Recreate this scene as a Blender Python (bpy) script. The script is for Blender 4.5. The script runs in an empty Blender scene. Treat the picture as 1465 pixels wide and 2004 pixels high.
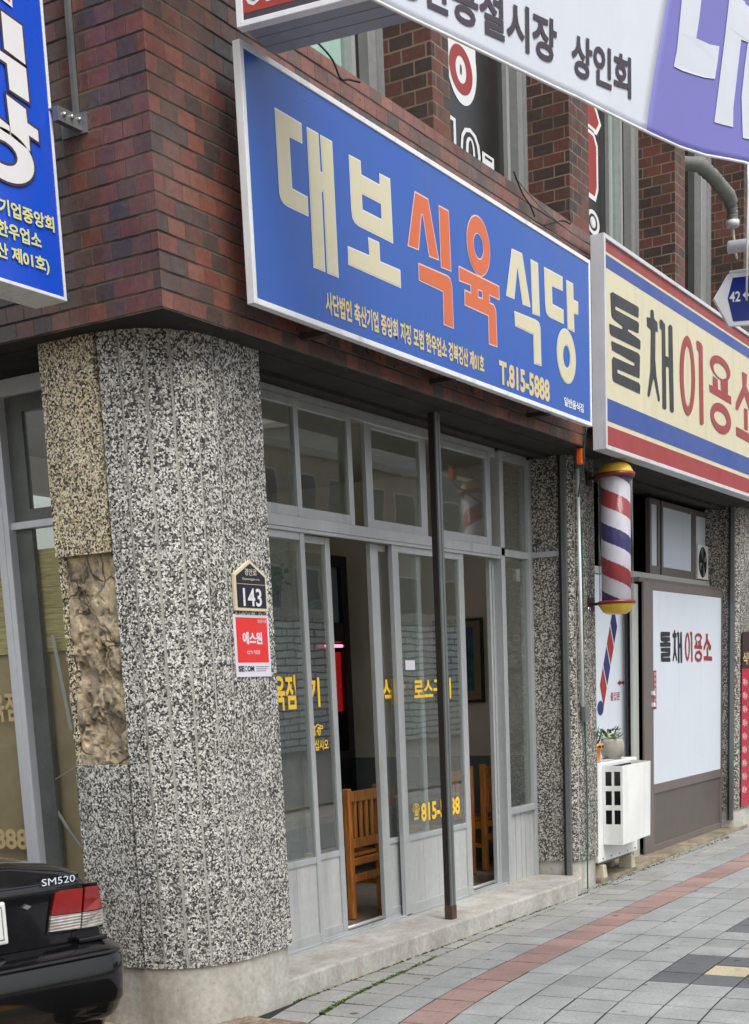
import bpy, bmesh, math, random
from mathutils import Vector, Matrix, noise
from mathutils.geometry import tessellate_polygon
R = math.radians
SC = bpy.context.scene
COL = SC.collection
random.seed(7)

# ------------------------------------------------------------------ camera
cam_d = bpy.data.cameras.new('camera'); cam = bpy.data.objects.new('camera', cam_d); COL.objects.link(cam)
F_PX, CX, CY = 2689.354, 752.938, 1879.219           # of the 1465 x 2004 photograph
YAW, PITCH, ROLL = 0.538882135, -0.194424876, -0.0440514314
fw = Vector((math.cos(YAW)*math.cos(PITCH), math.sin(YAW)*math.cos(PITCH), math.sin(PITCH)))
rt = Vector((math.sin(YAW), -math.cos(YAW), 0)); up = rt.cross(fw)
rt2 = math.cos(ROLL)*rt + math.sin(ROLL)*up; up2 = math.cos(ROLL)*up - math.sin(ROLL)*rt
mw = Matrix((rt2, up2, -fw)).transposed().to_4x4(); mw.translation = Vector((0, -4.37, 1.45084))
cam.matrix_world = mw
cam_d.sensor_fit = 'VERTICAL'; cam_d.sensor_height = 36; cam_d.sensor_width = 36
cam_d.lens = F_PX/2004*36
cam_d.shift_y = (CY-1002)/2004; cam_d.shift_x = -(CX-732.5)/2004
cam_d.clip_start = 0.05; cam_d.clip_end = 2000
SC.camera = cam

# ------------------------------------------------------------------ sky, sun, exposure (overcast)
W = bpy.data.worlds.new('World'); SC.world = W; W.use_nodes = True
nt = W.node_tree; nt.nodes.clear()
SUN_EL, SUN_AZ = R(58), R(205)                        # azimuth from +Y, clockwise
sky = nt.nodes.new('ShaderNodeTexSky'); sky.sky_type = 'NISHITA'; sky.sun_disc = False
sky.sun_elevation = SUN_EL; sky.sun_rotation = SUN_AZ; sky.air_density = 1.6; sky.dust_density = 5.0; sky.ozone_density = 1.0
hs = nt.nodes.new('ShaderNodeHueSaturation'); hs.inputs['Saturation'].default_value = 0.30
bg = nt.nodes.new('ShaderNodeBackground'); bg.inputs['Strength'].default_value = 0.13
wo = nt.nodes.new('ShaderNodeOutputWorld')
nt.links.new(sky.outputs[0], hs.inputs['Color']); nt.links.new(hs.outputs[0], bg.inputs[0]); nt.links.new(bg.outputs[0], wo.inputs[0])
sl = bpy.data.lights.new('sun', 'SUN'); sl.energy = 0.7; sl.angle = R(25); sl.color = (1, .985, .96)
so = bpy.data.objects.new('sun', sl); COL.objects.link(so)
sd = Vector((math.sin(SUN_AZ)*math.cos(SUN_EL), math.cos(SUN_AZ)*math.cos(SUN_EL), math.sin(SUN_EL)))
so.rotation_euler = sd.to_track_quat('Z', 'Y').to_euler(); so.location = (0, -6, 12)
VS = SC.view_settings; VS.view_transform = 'Standard'; VS.look = 'None'; VS.gamma = 1; VS.exposure = 0.75
SC.cycles.max_bounces = 8; SC.cycles.transparent_max_bounces = 12
SC.cycles.use_denoising = True

# ------------------------------------------------------------------ materials
class NT:
    def __init__(s, name):
        s.m = bpy.data.materials.new(name); s.m.use_nodes = True; s.t = s.m.node_tree; s.t.nodes.clear()
        s.o = s.n('OutputMaterial')
    def n(s, k, **kw):
        x = s.t.nodes.new('ShaderNode'+k)
        for a, b in kw.items(): setattr(x, a, b)
        return x
    def l(s, a, b): s.t.links.new(a, b)
    def coord(s, kind='Object', scale=(1, 1, 1)):
        c = s.n('TexCoord'); mp = s.n('Mapping'); mp.inputs['Scale'].default_value = scale
        s.l(c.outputs[kind], mp.inputs[0]); return mp.outputs[0]
    def noise(s, vec, scale, detail=4, rough=.55):
        x = s.n('TexNoise'); x.inputs['Scale'].default_value = scale; x.inputs['Detail'].default_value = detail
        x.inputs['Roughness'].default_value = rough; s.l(vec, x.inputs['Vector']); return x.outputs['Fac']
    def ramp(s, fac, stops, interp='LINEAR'):
        r = s.n('ValToRGB'); r.color_ramp.interpolation = interp; e = r.color_ramp.elements
        while len(e) < len(stops): e.new(0.5)
        for i, (p, c) in enumerate(stops):
            e[i].position = p; e[i].color = (c if hasattr(c, '__len__') else (c, c, c))[:3] + (1,) if hasattr(c, '__len__') else (c, c, c, 1)
        s.l(fac, r.inputs[0]); return r.outputs[0]
    def mix(s, fac, a, b, mode='MIX'):
        x = s.n('Mix', data_type='RGBA', blend_type=mode)
        for v, i in ((fac, 0), (a, 6), (b, 7)):
            if hasattr(v, 'is_linked'): s.l(v, x.inputs[i])
            elif i == 0: x.inputs[0].default_value = v
            else: x.inputs[i].default_value = (*v, 1)
        return x.outputs[2]
    def math(s, op, a, b=None):
        x = s.n('Math', operation=op)
        for v, i in ((a, 0), (b, 1)):
            if v is None: continue
            if hasattr(v, 'is_linked'): s.l(v, x.inputs[i])
            else: x.inputs[i].default_value = v
        return x.outputs[0]
    def bump(s, h, strength, dist, prev=None):
        b = s.n('Bump'); b.inputs['Strength'].default_value = strength; b.inputs['Distance'].default_value = dist
        s.l(h, b.inputs['Height'])
        if prev is not None: s.l(prev, b.inputs['Normal'])
        return b.outputs[0]
    def bsdf(s, col, rough, metal=0, normal=None, coat=0, spec=.5, emit=None):
        p = s.n('BsdfPrincipled')
        for v, k in ((col, 'Base Color'), (rough, 'Roughness'), (metal, 'Metallic'), (coat, 'Coat Weight'), (spec, 'Specular IOR Level')):
            if hasattr(v, 'is_linked'): s.l(v, p.inputs[k])
            elif k == 'Base Color': p.inputs[k].default_value = (*v, 1)
            else: p.inputs[k].default_value = v
        p.inputs['Coat Roughness'].default_value = .04
        if emit: p.inputs['Emission Color'].default_value = (*emit[0], 1); p.inputs['Emission Strength'].default_value = emit[1]
        if normal is not None: s.l(normal, p.inputs['Normal'])
        s.l(p.outputs[0], s.o.inputs[0]); return s.m

def hexc(r, g, b):
    f = lambda c: (c/255/12.92) if c/255 <= .04045 else ((c/255+.055)/1.055)**2.4
    return (f(r), f(g), f(b))

def plain(name, col, rough=.5, metal=0, var=.12, vs=6, bump=0, bs=40, coat=0, streak=False, spec=.5, grime=0):
    """one-colour procedural material with uneven tone, slight roughness change and optional bump"""
    t = NT(name); v = t.coord('Object', (1, 1, .12) if streak else (1, 1, 1))
    n1 = t.noise(v, vs, 5); n2 = t.noise(t.coord(), vs*7, 3)
    f = t.ramp(n1, [(.3, 1-var), (.7, 1+var*.6)])
    g = t.ramp(n2, [(.3, 1-var*.4), (.7, 1+var*.3)])
    c = t.mix(1.0, t.mix(1.0, col, f, 'MULTIPLY'), g, 'MULTIPLY')
    if grime:
        gs = t.noise(t.coord('Object', (9, 9, .7)), 1.0, 5, .6); gb = t.noise(t.coord(), 2.2, 4)
        gf = t.math('MULTIPLY', t.math('MULTIPLY', t.ramp(gs, [(.50, 0), (.72, 1)]), t.ramp(gb, [(.4, .2), (.65, 1)])), grime)
        c = t.mix(gf, c, hexc(92, 86, 76))
    r = t.ramp(n1, [(.3, max(.02, rough-.08)), (.7, min(1, rough+.1))])
    nm = t.bump(t.noise(t.coord(), bs, 4), bump, .004) if bump else None
    return t.bsdf(c, r, metal, nm, coat, spec)

def brick_mat(name, cols, mortar, bw, bh, mw_, rough, dirt=.4, mvar=None, bed=0):
    t = NT(name); uv = t.coord('UV')
    b = t.n('TexBrick'); b.offset = .5; b.squash = 1
    for k, v in (('Scale', 1), ('Mortar Size', mw_), ('Mortar Smooth', .25), ('Bias', 0), ('Brick Width', bw), ('Row Height', bh)): b.inputs[k].default_value = v
    b.inputs['Color1'].default_value = (0, 0, 0, 1); b.inputs['Color2'].default_value = (1, 1, 1, 1); b.inputs['Mortar'].default_value = (.5, .5, .5, 1)
    # wobble the joints a little
    nz = t.n('TexNoise'); nz.inputs['Scale'].default_value = 9; t.l(uv, nz.inputs['Vector'])
    vm = t.n('VectorMath', operation='MULTIPLY_ADD'); vm.inputs[1].default_value = (.006, .006, 0); t.l(nz.outputs['Color'], vm.inputs[0]); t.l(uv, vm.inputs[2])
    t.l(vm.outputs[0], b.inputs['Vector'])
    c = t.ramp(b.outputs['Color'], [(i/len(cols), k) for i, k in enumerate(cols)], 'CONSTANT')
    pos = t.coord()
    c = t.mix(1.0, c, t.ramp(t.noise(pos, 2.2, 5), [(.3, 1-dirt), (.65, 1.12)]), 'MULTIPLY')
    c = t.mix(1.0, c, t.ramp(t.noise(uv, 38, 4), [(.3, .8), (.7, 1.15)]), 'MULTIPLY')
    mc = t.mix(t.ramp(t.noise(pos, 3.1, 4), [(.42, 0), (.62, 1)]), mortar, mvar or mortar)
    if bed:
        sp = t.n('SeparateXYZ'); t.l(vm.outputs[0], sp.inputs[0])
        fr_ = t.math('ABSOLUTE', t.math('SUBTRACT', t.math('FRACT', t.math('DIVIDE', sp.outputs[1], bh)), .5))
        hm = t.ramp(fr_, [(.5-bed/bh, 0), (.5-bed*.55/bh, 1)])
        jf = t.math('MAXIMUM', hm, t.math('MULTIPLY', b.outputs['Fac'], .55))
    else: jf = b.outputs['Fac']
    c = t.mix(jf, c, mc)
    inv = t.math('SUBTRACT', 1.0, jf)
    nm = t.bump(inv, .8, .006); nm = t.bump(t.noise(uv, 60, 3), .12, .003, nm)
    # each brick sits a touch out of true
    nm = t.bump(b.outputs['Color'], .25, .004, nm)
    r = t.mix(jf, t.ramp(t.noise(pos, 14, 3), [(.3, rough-.1), (.7, rough+.15)]), (.9, .9, .9))
    return t.bsdf(c, r, 0, nm, spec=.5)

def stone_mat(name, tint, tint_amt, scale, stops, stain=0.0):
    """washed-aggregate stone: chips of white, grey and black set in cement"""
    t = NT(name); v = t.coord()
    dn = t.n('TexNoise'); dn.inputs['Scale'].default_value = 85; dn.inputs['Detail'].default_value = 3; t.l(v, dn.inputs['Vector'])
    vm = t.n('VectorMath', operation='MULTIPLY_ADD'); vm.inputs[1].default_value = (.016, .016, .016); t.l(dn.outputs['Color'], vm.inputs[0]); t.l(v, vm.inputs[2])
    vo = t.n('TexVoronoi', feature='F1'); vo.inputs['Scale'].default_value = scale; vo.inputs['Randomness'].default_value = 1; t.l(vm.outputs[0], vo.inputs['Vector'])
    ve = t.n('TexVoronoi', feature='DISTANCE_TO_EDGE'); ve.inputs['Scale'].default_value = scale; t.l(vm.outputs[0], ve.inputs['Vector'])
    sx = t.n('SeparateColor'); t.l(vo.outputs['Color'], sx.inputs[0])
    c = t.ramp(sx.outputs[0], stops, 'CONSTANT')
    edge = t.ramp(ve.outputs['Distance'], [(.015, 0), (.06, 1)])
    c = t.mix(edge, hexc(96, 93, 86), c)
    c = t.mix(1.0, c, t.ramp(t.noise(v, 160, 3), [(.3, .75), (.7, 1.12)]), 'MULTIPLY')
    c = t.mix(1.0, c, t.ramp(t.noise(v, 5, 5), [(.3, .86), (.7, 1.1)]), 'MULTIPLY')
    tm = t.ramp(t.noise(v, 3.3, 4), [(.35, 0), (.7, 1)])
    tm = t.math('MULTIPLY', tm, tint_amt)
    c = t.mix(tm, c, t.mix(1.0, c, tint, 'MULTIPLY'))
    if stain:
        sv = t.coord('Object', (7, 7, .5)); sn = t.noise(sv, 1.0, 4)
        c = t.mix(t.math('MULTIPLY', t.ramp(sn, [(.54, 0), (.76, 1)]), stain*.6), c, hexc(84, 80, 72))
    nm = t.bump(edge, .4, .003); nm = t.bump(sx.outputs[1], .5, .004, nm)
    return t.bsdf(c, .6, 0, nm, spec=.4)

def concrete_mat(name, col, dark, rough=.8, dirtc=(.12, .10, .07), amt=.6, sc=4):
    t = NT(name); v = t.coord()
    n1 = t.noise(v, sc, 7, .65); n2 = t.noise(v, sc*11, 4); n3 = t.noise(t.coord('Object', (3, 3, .5)), 2.2, 5)
    c = t.mix(t.ramp(n1, [(.35, 0), (.65, 1)]), dark, col)
    c = t.mix(1.0, c, t.ramp(n2, [(.3, .82), (.7, 1.12)]), 'MULTIPLY')
    c = t.mix(t.math('MULTIPLY', t.ramp(n3, [(.52, 0), (.72, 1)]), amt), c, dirtc)
    sp = t.n('TexVoronoi', feature='F1'); sp.inputs['Scale'].default_value = 30; t.l(v, sp.inputs['Vector'])
    c = t.mix(t.ramp(sp.outputs['Distance'], [(.06, .55), (.12, 0)]), c, (.05, .045, .04))
    return t.bsdf(c, rough, 0, t.bump(n2, .35, .004), spec=.3)

def glass_mat(name, tint=(.86, .9, .88), dirt=.05, dcol=(.5, .5, .48), rough=.01, ior=1.52, gain=1.25):
    t = NT(name); tr = t.n('BsdfTransparent'); tr.inputs[0].default_value = (*tint, 1)
    gl = t.n('BsdfGlossy'); gl.inputs['Roughness'].default_value = rough
    lw = t.n('LayerWeight'); lw.inputs['Blend'].default_value = .5
    r0 = ((ior-1)/(ior+1))**2; fr = t.math('ADD', t.math('MULTIPLY', t.math('POWER', lw.outputs['Facing'], 5.0), 1-r0), r0)
    wv = t.bump(t.noise(t.coord(), 1.6, 2), .05, .02); t.l(wv, gl.inputs['Normal'])
    f2 = t.math('MINIMUM', t.math('MULTIPLY', fr, gain), 1.0)
    mx = t.n('MixShader'); t.l(f2, mx.inputs[0]); t.l(tr.outputs[0], mx.inputs[1]); t.l(gl.outputs[0], mx.inputs[2])
    df = t.n('BsdfDiffuse'); df.inputs[0].default_value = (*dcol, 1)
    m2 = t.n('MixShader'); dn = t.math('MULTIPLY', t.ramp(t.noise(t.coord(), 3, 6, .7), [(.35, .3), (.75, 1)]), dirt)
    t.l(dn, m2.inputs[0]); t.l(mx.outputs[0], m2.inputs[1]); t.l(df.outputs[0], m2.inputs[2]); t.l(m2.outputs[0], t.o.inputs[0])
    return t.m

def wood_mat(name, c1, c2):
    t = NT(name); v = t.coord('Object', (1, 1, .08))
    w = t.noise(v, 55, 4, .6); c = t.mix(t.ramp(w, [(.35, 0), (.65, 1)]), c1, c2)
    c = t.mix(1.0, c, t.ramp(t.noise(t.coord(), 6, 3), [(.3, .8), (.7, 1.1)]), 'MULTIPLY')
    return t.bsdf(c, .38, 0, t.bump(w, .1, .002), coat=.2)

BR = [hexc(132, 84, 72), hexc(102, 78, 70), hexc(121, 76, 67), hexc(93, 77, 71), hexc(135, 91, 77), hexc(111, 79, 70), hexc(86, 73, 69), hexc(125, 85, 75)]
M = {}
M['brick'] = brick_mat('glazed_brick', BR, hexc(34, 26, 24), .115, .0745, .0022, .34, .38, hexc(84, 74, 62), .0062)
M['brick_side_shade'] = brick_mat('glazed_brick_side_shade', [hexc(114, 73, 65), hexc(94, 75, 70), hexc(104, 72, 66), hexc(86, 74, 71), hexc(118, 80, 71), hexc(97, 74, 68), hexc(80, 70, 71), hexc(108, 79, 74)], hexc(32, 24, 23), .106, .0745, .0030, .26, .3, hexc(92, 78, 60), .0062)  # front brick again, this side's shade and reflection put into the colours
M['brick_up'] = brick_mat('upper_brick', [hexc(96, 58, 48), hexc(74, 54, 46), hexc(106, 62, 50), hexc(66, 52, 47), hexc(90, 60, 50)], hexc(128, 112, 96), .155, .0745, .0052, .55, .4, hexc(90, 78, 66))
ST = [(0, hexc(46, 46, 45)), (.22, hexc(88, 88, 85)), (.36, hexc(140, 139, 134)), (.48, hexc(206, 206, 201)), (.64, hexc(238, 238, 233)), (.88, hexc(182, 180, 173))]
M['stone'] = stone_mat('washed_stone', (.86, .82, .74), .4, 122, ST, .95)
M['stone_y'] = stone_mat('washed_stone_stained', (.92, .87, .77), 1.0, 116, [(0, hexc(60, 54, 46)), (.2, hexc(112, 102, 86)), (.34, hexc(180, 165, 138)), (.50, hexc(228, 214, 180)), (.78, hexc(244, 236, 214))], .25)
M['stone_d'] = stone_mat('washed_stone_dull', (.88, .84, .76), .6, 104, [(0, hexc(42, 41, 40)), (.24, hexc(80, 79, 75)), (.42, hexc(126, 124, 118)), (.60, hexc(176, 174, 166)), (.80, hexc(212, 209, 200))], .4)
M['groove'] = plain('cement_joint', hexc(176, 174, 167), .9, var=.2, vs=12)
M['plinth'] = concrete_mat('plinth_concrete', hexc(198, 196, 188), hexc(168, 165, 155), .75, hexc(140, 120, 94), .45, 3)
M['step'] = concrete_mat('step_concrete', hexc(182, 180, 173), hexc(150, 147, 140), .65, hexc(128, 116, 98), .45, 3.5)
M['kerb'] = concrete_mat('kerb_concrete', hexc(150, 138, 118), hexc(110, 104, 92), .85, hexc(96, 74, 48), .7, 4)
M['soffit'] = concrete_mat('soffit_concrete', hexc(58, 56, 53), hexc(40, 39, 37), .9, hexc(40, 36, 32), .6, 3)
M['scar'] = None
M['alu'] = plain('brushed_aluminium', hexc(186, 189, 191), .36, .4, .10, 3, .05, 60, streak=True, grime=0.3)
M['alu_w'] = plain('pale_aluminium', hexc(226, 229, 234), .4, .15, .08, 3, .05, 60, streak=True, grime=.2)
M['alu_d'] = plain('weathered_aluminium', hexc(158, 160, 160), .5, .3, .2, 3, .08, 60, streak=True)
M['kick'] = plain('ribbed_aluminium_panel', hexc(186, 188, 188), .45, .22, .14, 3, .04, 60, streak=True, grime=0.3)
M['dark_frame'] = plain('grey_sash_frame', hexc(112, 115, 112), .45, .3, .2)
M['glass'] = glass_mat('shop_glass', (.90, .94, .92), .05, (.6, .62, .62), gain=2.1)
M['glass_l'] = glass_mat('window_glass', (.95, .965, .955), .05)
M['glass_dark'] = glass_mat('tinted_glass', (.22, .24, .24), .08, (.2, .2, .2))
M['white_frame'] = plain('white_sign_frame', hexc(232, 233, 236), .3, 0, .05, 4, grime=0.35)
M['white_frame2'] = plain('grey_white_frame', hexc(206, 208, 214), .35, 0, .07, 4, grime=0.4)
M['blue'] = plain('blue_sign_face', hexc(36, 88, 176), .33, 0, .05, 1.5, .02, 200, grime=0.16)
M['blue2'] = plain('blue_projecting_face', hexc(20, 80, 206), .28, 0, .05, 1.5, grime=0.15)
M['cream'] = plain('cream_vinyl', hexc(210, 203, 172), .4, 0, .05, 2)
M['cream2'] = plain('cream_sign_face', hexc(212, 204, 174), .35, 0, .05, 2, grime=0.2)
M['offwhite'] = plain('white_vinyl', hexc(226, 226, 228), .4, 0, .03, 2)
M['orange'] = plain('orange_vinyl', hexc(208, 102, 56), .4, 0, .04, 2)
M['pink'] = plain('pale_outline_vinyl', hexc(228, 190, 186), .4, 0, .03, 2)
M['gold'] = plain('gold_vinyl', hexc(212, 192, 140), .4, 0, .04, 4)
M['yellow_vinyl'] = plain('yellow_window_vinyl', hexc(240, 196, 60), .45, 0, .08, 8)
M['pale_vinyl'] = plain('pale_gold_window_vinyl', hexc(214, 190, 140), .45, 0, .08, 8)
M['black_vinyl'] = plain('black_vinyl', hexc(38, 38, 44), .4, 0, .08, 3)
M['red_vinyl'] = plain('red_vinyl', hexc(152, 50, 50), .38, 0, .05, 3)
M['navy_vinyl'] = plain('navy_vinyl', hexc(44, 50, 104), .4, 0, .05, 3)
M['sign_blue_stripe'] = plain('blue_stripe', hexc(44, 74, 150), .35, 0, .05, 2)
M['steel_d'] = plain('rusty_dark_steel', hexc(58, 40, 36), .6, .2, .35, 5, .1, 40, streak=True)
M['steel_dk'] = plain('dark_steel', hexc(46, 39, 37), .6, .2, .3, 5, .1, 40, streak=True)
M['steel_g'] = plain('grey_painted_steel', hexc(112, 116, 116), .5, .3, .2, 5, .05, 40, streak=True)
M['rust'] = plain('rust', hexc(88, 64, 57), .9, .1, .4, 14, .3, 60)
M['galv'] = plain('galvanised_sheet', hexc(140, 143, 145), .4, .6, .15, 5, .05, 40)
M['duct'] = plain('dull_duct', hexc(118, 120, 116), .7, .1, .25, 5, .1, 30)
M['slat'] = plain('grey_sign_slat', hexc(150, 151, 156), .5, .1, .12, 4, grime=0.4)
M['black_plastic'] = plain('black_plastic', hexc(24, 24, 26), .45, 0, .2, 8)
M['rubber'] = plain('rubber', hexc(22, 22, 22), .8, 0, .2, 12, .1)
M['white_plastic'] = plain('white_plastic', hexc(226, 228, 226), .4, 0, .05, 5, grime=0.25)
M['ivory_plastic'] = plain('ivory_plastic', hexc(206, 202, 188), .5, 0, .1, 5)
M['ivory_block'] = plain('ivory_rubber_block', hexc(192, 185, 162), .6, 0, .12, 9)
M['poster'] = plain('white_poster_film', hexc(202, 209, 219), .55, 0, .035, .8, spec=.25, grime=.07)
M['brown_frame'] = plain('brown_door_frame', hexc(112, 104, 102), .42, .15, .1, 2, grime=0.25)
M['brown_panel'] = plain('brown_door_panel', hexc(98, 92, 88), .42, .15, .1, 2, grime=0.3)
M['door_grey'] = plain('grey_green_edge', hexc(168, 172, 166), .5, 0, .08, 3)
M['orange_plastic'] = plain('orange_plastic', hexc(232, 96, 28), .4, 0, .1, 6)
M['green_cable'] = plain('green_cable', hexc(28, 92, 76), .5, 0, .1, 6)
M['black_cable'] = plain('black_cable', hexc(26, 24, 26), .6, 0, .1, 6)
M['grey_cable'] = plain('grey_cable', hexc(136, 122, 108), .6, 0, .2, 6)
M['pole_yellow'] = plain('yellow_enamel', hexc(226, 186, 46), .28, 0, .1, 5, coat=.4)
M['pole_red'] = plain('maroon_rim', hexc(120, 42, 40), .35, 0, .15, 6)
M['pole_glass'] = glass_mat('clear_acrylic_tube', (.93, .94, .95), .05, (.6, .6, .6), ior=1.33)
M['wood'] = wood_mat('varnished_pine', hexc(188, 122, 54), hexc(150, 86, 34))
M['wood_d'] = wood_mat('dark_table_top', hexc(130, 86, 50), hexc(98, 62, 36))
M['wall_in'] = plain('beige_interior_wall', hexc(234, 224, 206), .85, 0, .08, 2)
M['dado'] = plain('grey_green_dado', hexc(120, 132, 134), .7, 0, .1, 2)
M['ceil_in'] = plain('interior_ceiling', hexc(176, 170, 158), .9, 0, .08, 2)
M['floor_in'] = plain('interior_floor', hexc(120, 112, 102), .35, 0, .3, 5)
M['red_lit'] = NT('red_lit_panel').bsdf((.25, .01, .01), .4, emit=((1, .02, .02), .10))
M['red_tube'] = NT('pink_red_light_tube').bsdf((.8, .2, .25), .4, emit=((1, .16, .25), 2.2))
M['gloss_black'] = plain('glossy_black', hexc(16, 16, 18), .15, 0, .2, 4)
M['curtain'] = plain('teal_curtain', hexc(190, 222, 214), .85, 0, .1, 3, streak=True)
M['terracotta'] = plain('orange_glazed_pot', hexc(222, 150, 84), .4, 0, .15, 9)
M['pot_grey'] = plain('grey_stone_pot', hexc(158, 152, 142), .8, 0, .15, 12, .2, 50)
M['leaf'] = plain('plant_leaf', (.045, .10, .035), .45, 0, .35, 14)
M['leaf_pale'] = plain('pale_succulent', hexc(150, 170, 120), .5, 0, .25, 20)
M['soil'] = plain('soil', hexc(62, 48, 36), .95, 0, .3, 20, .4, 60)
M['moss'] = plain('moss', (.11, .16, .045), .9, 0, .5, 18, .3, 90)
M['paint'] = None
M['bumper_blk'] = plain('bumper_plastic', hexc(15, 15, 17), .12, 0, .1, 6, coat=.3, spec=.35)
M['chrome'] = plain('chrome', hexc(214, 216, 220), .15, 1, .03, 6)
M['tail_red'] = plain('red_lens', hexc(142, 18, 18), .1, 0, .3, 9, coat=.6)
M['tail_clear'] = None
M['car_glass'] = plain('car_window', hexc(18, 22, 24), .04, 0, .1, 3, coat=.6)
M['plate_white'] = plain('plate_white', hexc(222, 226, 224), .4, 0, .04, 5)
M['banner_w'] = plain('banner_cloth', hexc(200, 205, 216), .6, 0, .05, 1.2, .05, 300, grime=0.06)
M['banner_p'] = plain('banner_purple', hexc(112, 112, 182), .6, 0, .05, 1.5, .05, 300)
M['dark_text'] = plain('dark_print', hexc(62, 54, 66), .6, 0, .05, 3)
M['road_blue'] = plain('road_sign_blue', hexc(8, 38, 128), .35, 0, .05, 3)
M['plate_navy'] = plain('plate_navy', hexc(34, 34, 52), .4, 0, .08, 5)
M['plate_gold'] = plain('plate_cream_edge', hexc(226, 212, 184), .4, 0, .06, 5)
M['stk_red'] = plain('sticker_red', hexc(228, 58, 56), .35, 0, .05, 6)
M['stk_white'] = plain('sticker_white', hexc(224, 222, 232), .35, 0, .04, 6)
M['stk_teal'] = plain('sticker_teal', hexc(60, 150, 180), .35, 0, .05, 6)
M['rope'] = plain('white_rope', hexc(214, 212, 210), .8, 0, .1, 20)
M['menu_red'] = plain('menu_red', hexc(176, 36, 58), .4, 0, .08, 4)
M['menu_dark'] = plain('menu_dark', hexc(52, 24, 34), .4, 0, .1, 4)
M['sign_red'] = plain('sign_red_face', hexc(176, 62, 46), .4, 0, .25, 5)
M['sign_dark'] = plain('sign_dark_band', hexc(70, 56, 66), .45, 0, .12, 4)
M['art_blue'] = plain('blue_painting', hexc(62, 112, 136), .6, 0, .6, 9)
M['mat_board'] = plain('beige_mat_board', hexc(150, 134, 112), .8, 0, .06, 3)
M['asphalt'] = concrete_mat('asphalt', hexc(128, 126, 121), hexc(104, 102, 98), .9, hexc(50, 44, 38), .4, 2)
M['yellow_paint'] = plain('yellow_road_paint', hexc(206, 160, 40), .7, 0, .25, 8, .1, 40)

def _scar():
    t = NT('bare_mortar'); v = t.coord()
    n1 = t.noise(v, 6, 6, .6); n2 = t.noise(v, 24, 5, .6)
    c = t.ramp(n1, [(.34, hexc(138, 126, 108)), (.46, hexc(168, 154, 132)), (.58, hexc(190, 174, 146)), (.70, hexc(198, 174, 132))])
    c = t.mix(1.0, c, t.ramp(n2, [(.3, .70), (.6, 1.08)]), 'MULTIPLY')
    wq = t.n('TexNoise'); wq.inputs['Scale'].default_value = 8; t.l(v, wq.inputs['Vector'])
    wm = t.n('VectorMath', operation='MULTIPLY_ADD'); wm.inputs[1].default_value = (.12, .12, .12); t.l(wq.outputs['Color'], wm.inputs[0]); t.l(v, wm.inputs[2])
    cr = t.n('TexVoronoi', feature='DISTANCE_TO_EDGE'); cr.inputs['Scale'].default_value = 8; t.l(wm.outputs[0], cr.inputs['Vector'])
    km = t.math('MULTIPLY', t.ramp(cr.outputs['Distance'], [(.012, 1), (.05, 0)]), t.ramp(t.noise(v, 4, 3), [(.45, 0), (.55, 1)]))
    pit = t.ramp(t.noise(v, 13, 5, .65), [(.30, 1), (.40, 0)])
    c = t.mix(t.math('MULTIPLY', t.math('MAXIMUM', km, pit), .75), c, hexc(66, 58, 48))
    return t.bsdf(c, .9, 0, t.bump(n2, .9, .006, t.bump(t.math('SUBTRACT', 1.0, km), .8, .006)), spec=.2)
M['scar'] = _scar()
def _paint():
    t = NT('black_car_paint'); v = t.coord(); n = t.noise(v, 30, 4)
    c = t.ramp(n, [(.3, (.006, .006, .008)), (.8, (.011, .011, .013))])
    r = t.ramp(t.noise(v, 5, 5), [(.4, .06), (.75, .16)])
    return t.bsdf(c, r, 0, coat=.35, spec=.3)
M['paint'] = _paint()
def _clear():
    t = NT('ribbed_clear_lens'); v = t.coord('Object', (1, 1, 1)); w = t.n('TexWave', wave_type='BANDS', bands_direction='Z'); w.inputs['Scale'].default_value = 28; t.l(v, w.inputs['Vector'])
    c = t.mix(t.ramp(t.noise(v, 9, 3), [(.35, 0), (.65, 1)]), hexc(150, 140, 130), hexc(226, 226, 226))
    return t.bsdf(c, .16, .35, t.bump(w.outputs['Fac'], .5, .003), coat=.8)
M['tail_clear'] = _clear()
def _reed():
    t = NT('reed_blind'); v = t.coord('Object', (.4, .4, 10)); n = t.noise(v, 14, 4, .7)
    c = t.ramp(n, [(.3, hexc(150, 132, 82)), (.5, hexc(214, 196, 136)), (.7, hexc(240, 226, 176))])
    return t.bsdf(c, .8, 0, t.bump(n, .5, .004))
M['reed'] = _reed()
def _tile():
    """paving: tone of every tile in the 'tint' attribute, scuffed and stained"""
    t = NT('paving_tile'); a = t.n('Attribute', attribute_name='tint'); v = t.coord()
    n1 = t.noise(v, 3, 6, .65); n2 = t.noise(v, 70, 4, .6); n3 = t.noise(t.coord('Object', (1, 2.2, 1)), 5.5, 5, .6)
    c = t.mix(1.0, a.outputs['Color'], t.ramp(n1, [(.3, .80), (.7, 1.12)]), 'MULTIPLY')
    c = t.mix(1.0, c, t.ramp(n2, [(.3, .82), (.7, 1.14)]), 'MULTIPLY')
    c = t.mix(t.math('MULTIPLY', t.ramp(n3, [(.62, 0), (.67, 1)]), .3), c, t.mix(1.0, c, (.5, .48, .48), 'MULTIPLY'))
    vo = t.n('TexVoronoi', feature='F1'); vo.inputs['Scale'].default_value = 3.3; t.l(t.coord('Object', (1, 1, 1)), vo.inputs['Vector'])
    c = t.mix(t.ramp(vo.outputs['Distance'], [(.06, .85), (.085, 0)]), c, (.035, .035, .036))
    return t.bsdf(c, t.ramp(n1, [(.3, .55), (.7, .8)]), 0, t.bump(n2, .3, .003), spec=.35)
M['tile'] = _tile()
M['joint'] = plain('sand_joint', hexc(34, 33, 31), .95, 0, .3, 9, .3, 60)
M['dirt'] = None
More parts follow.
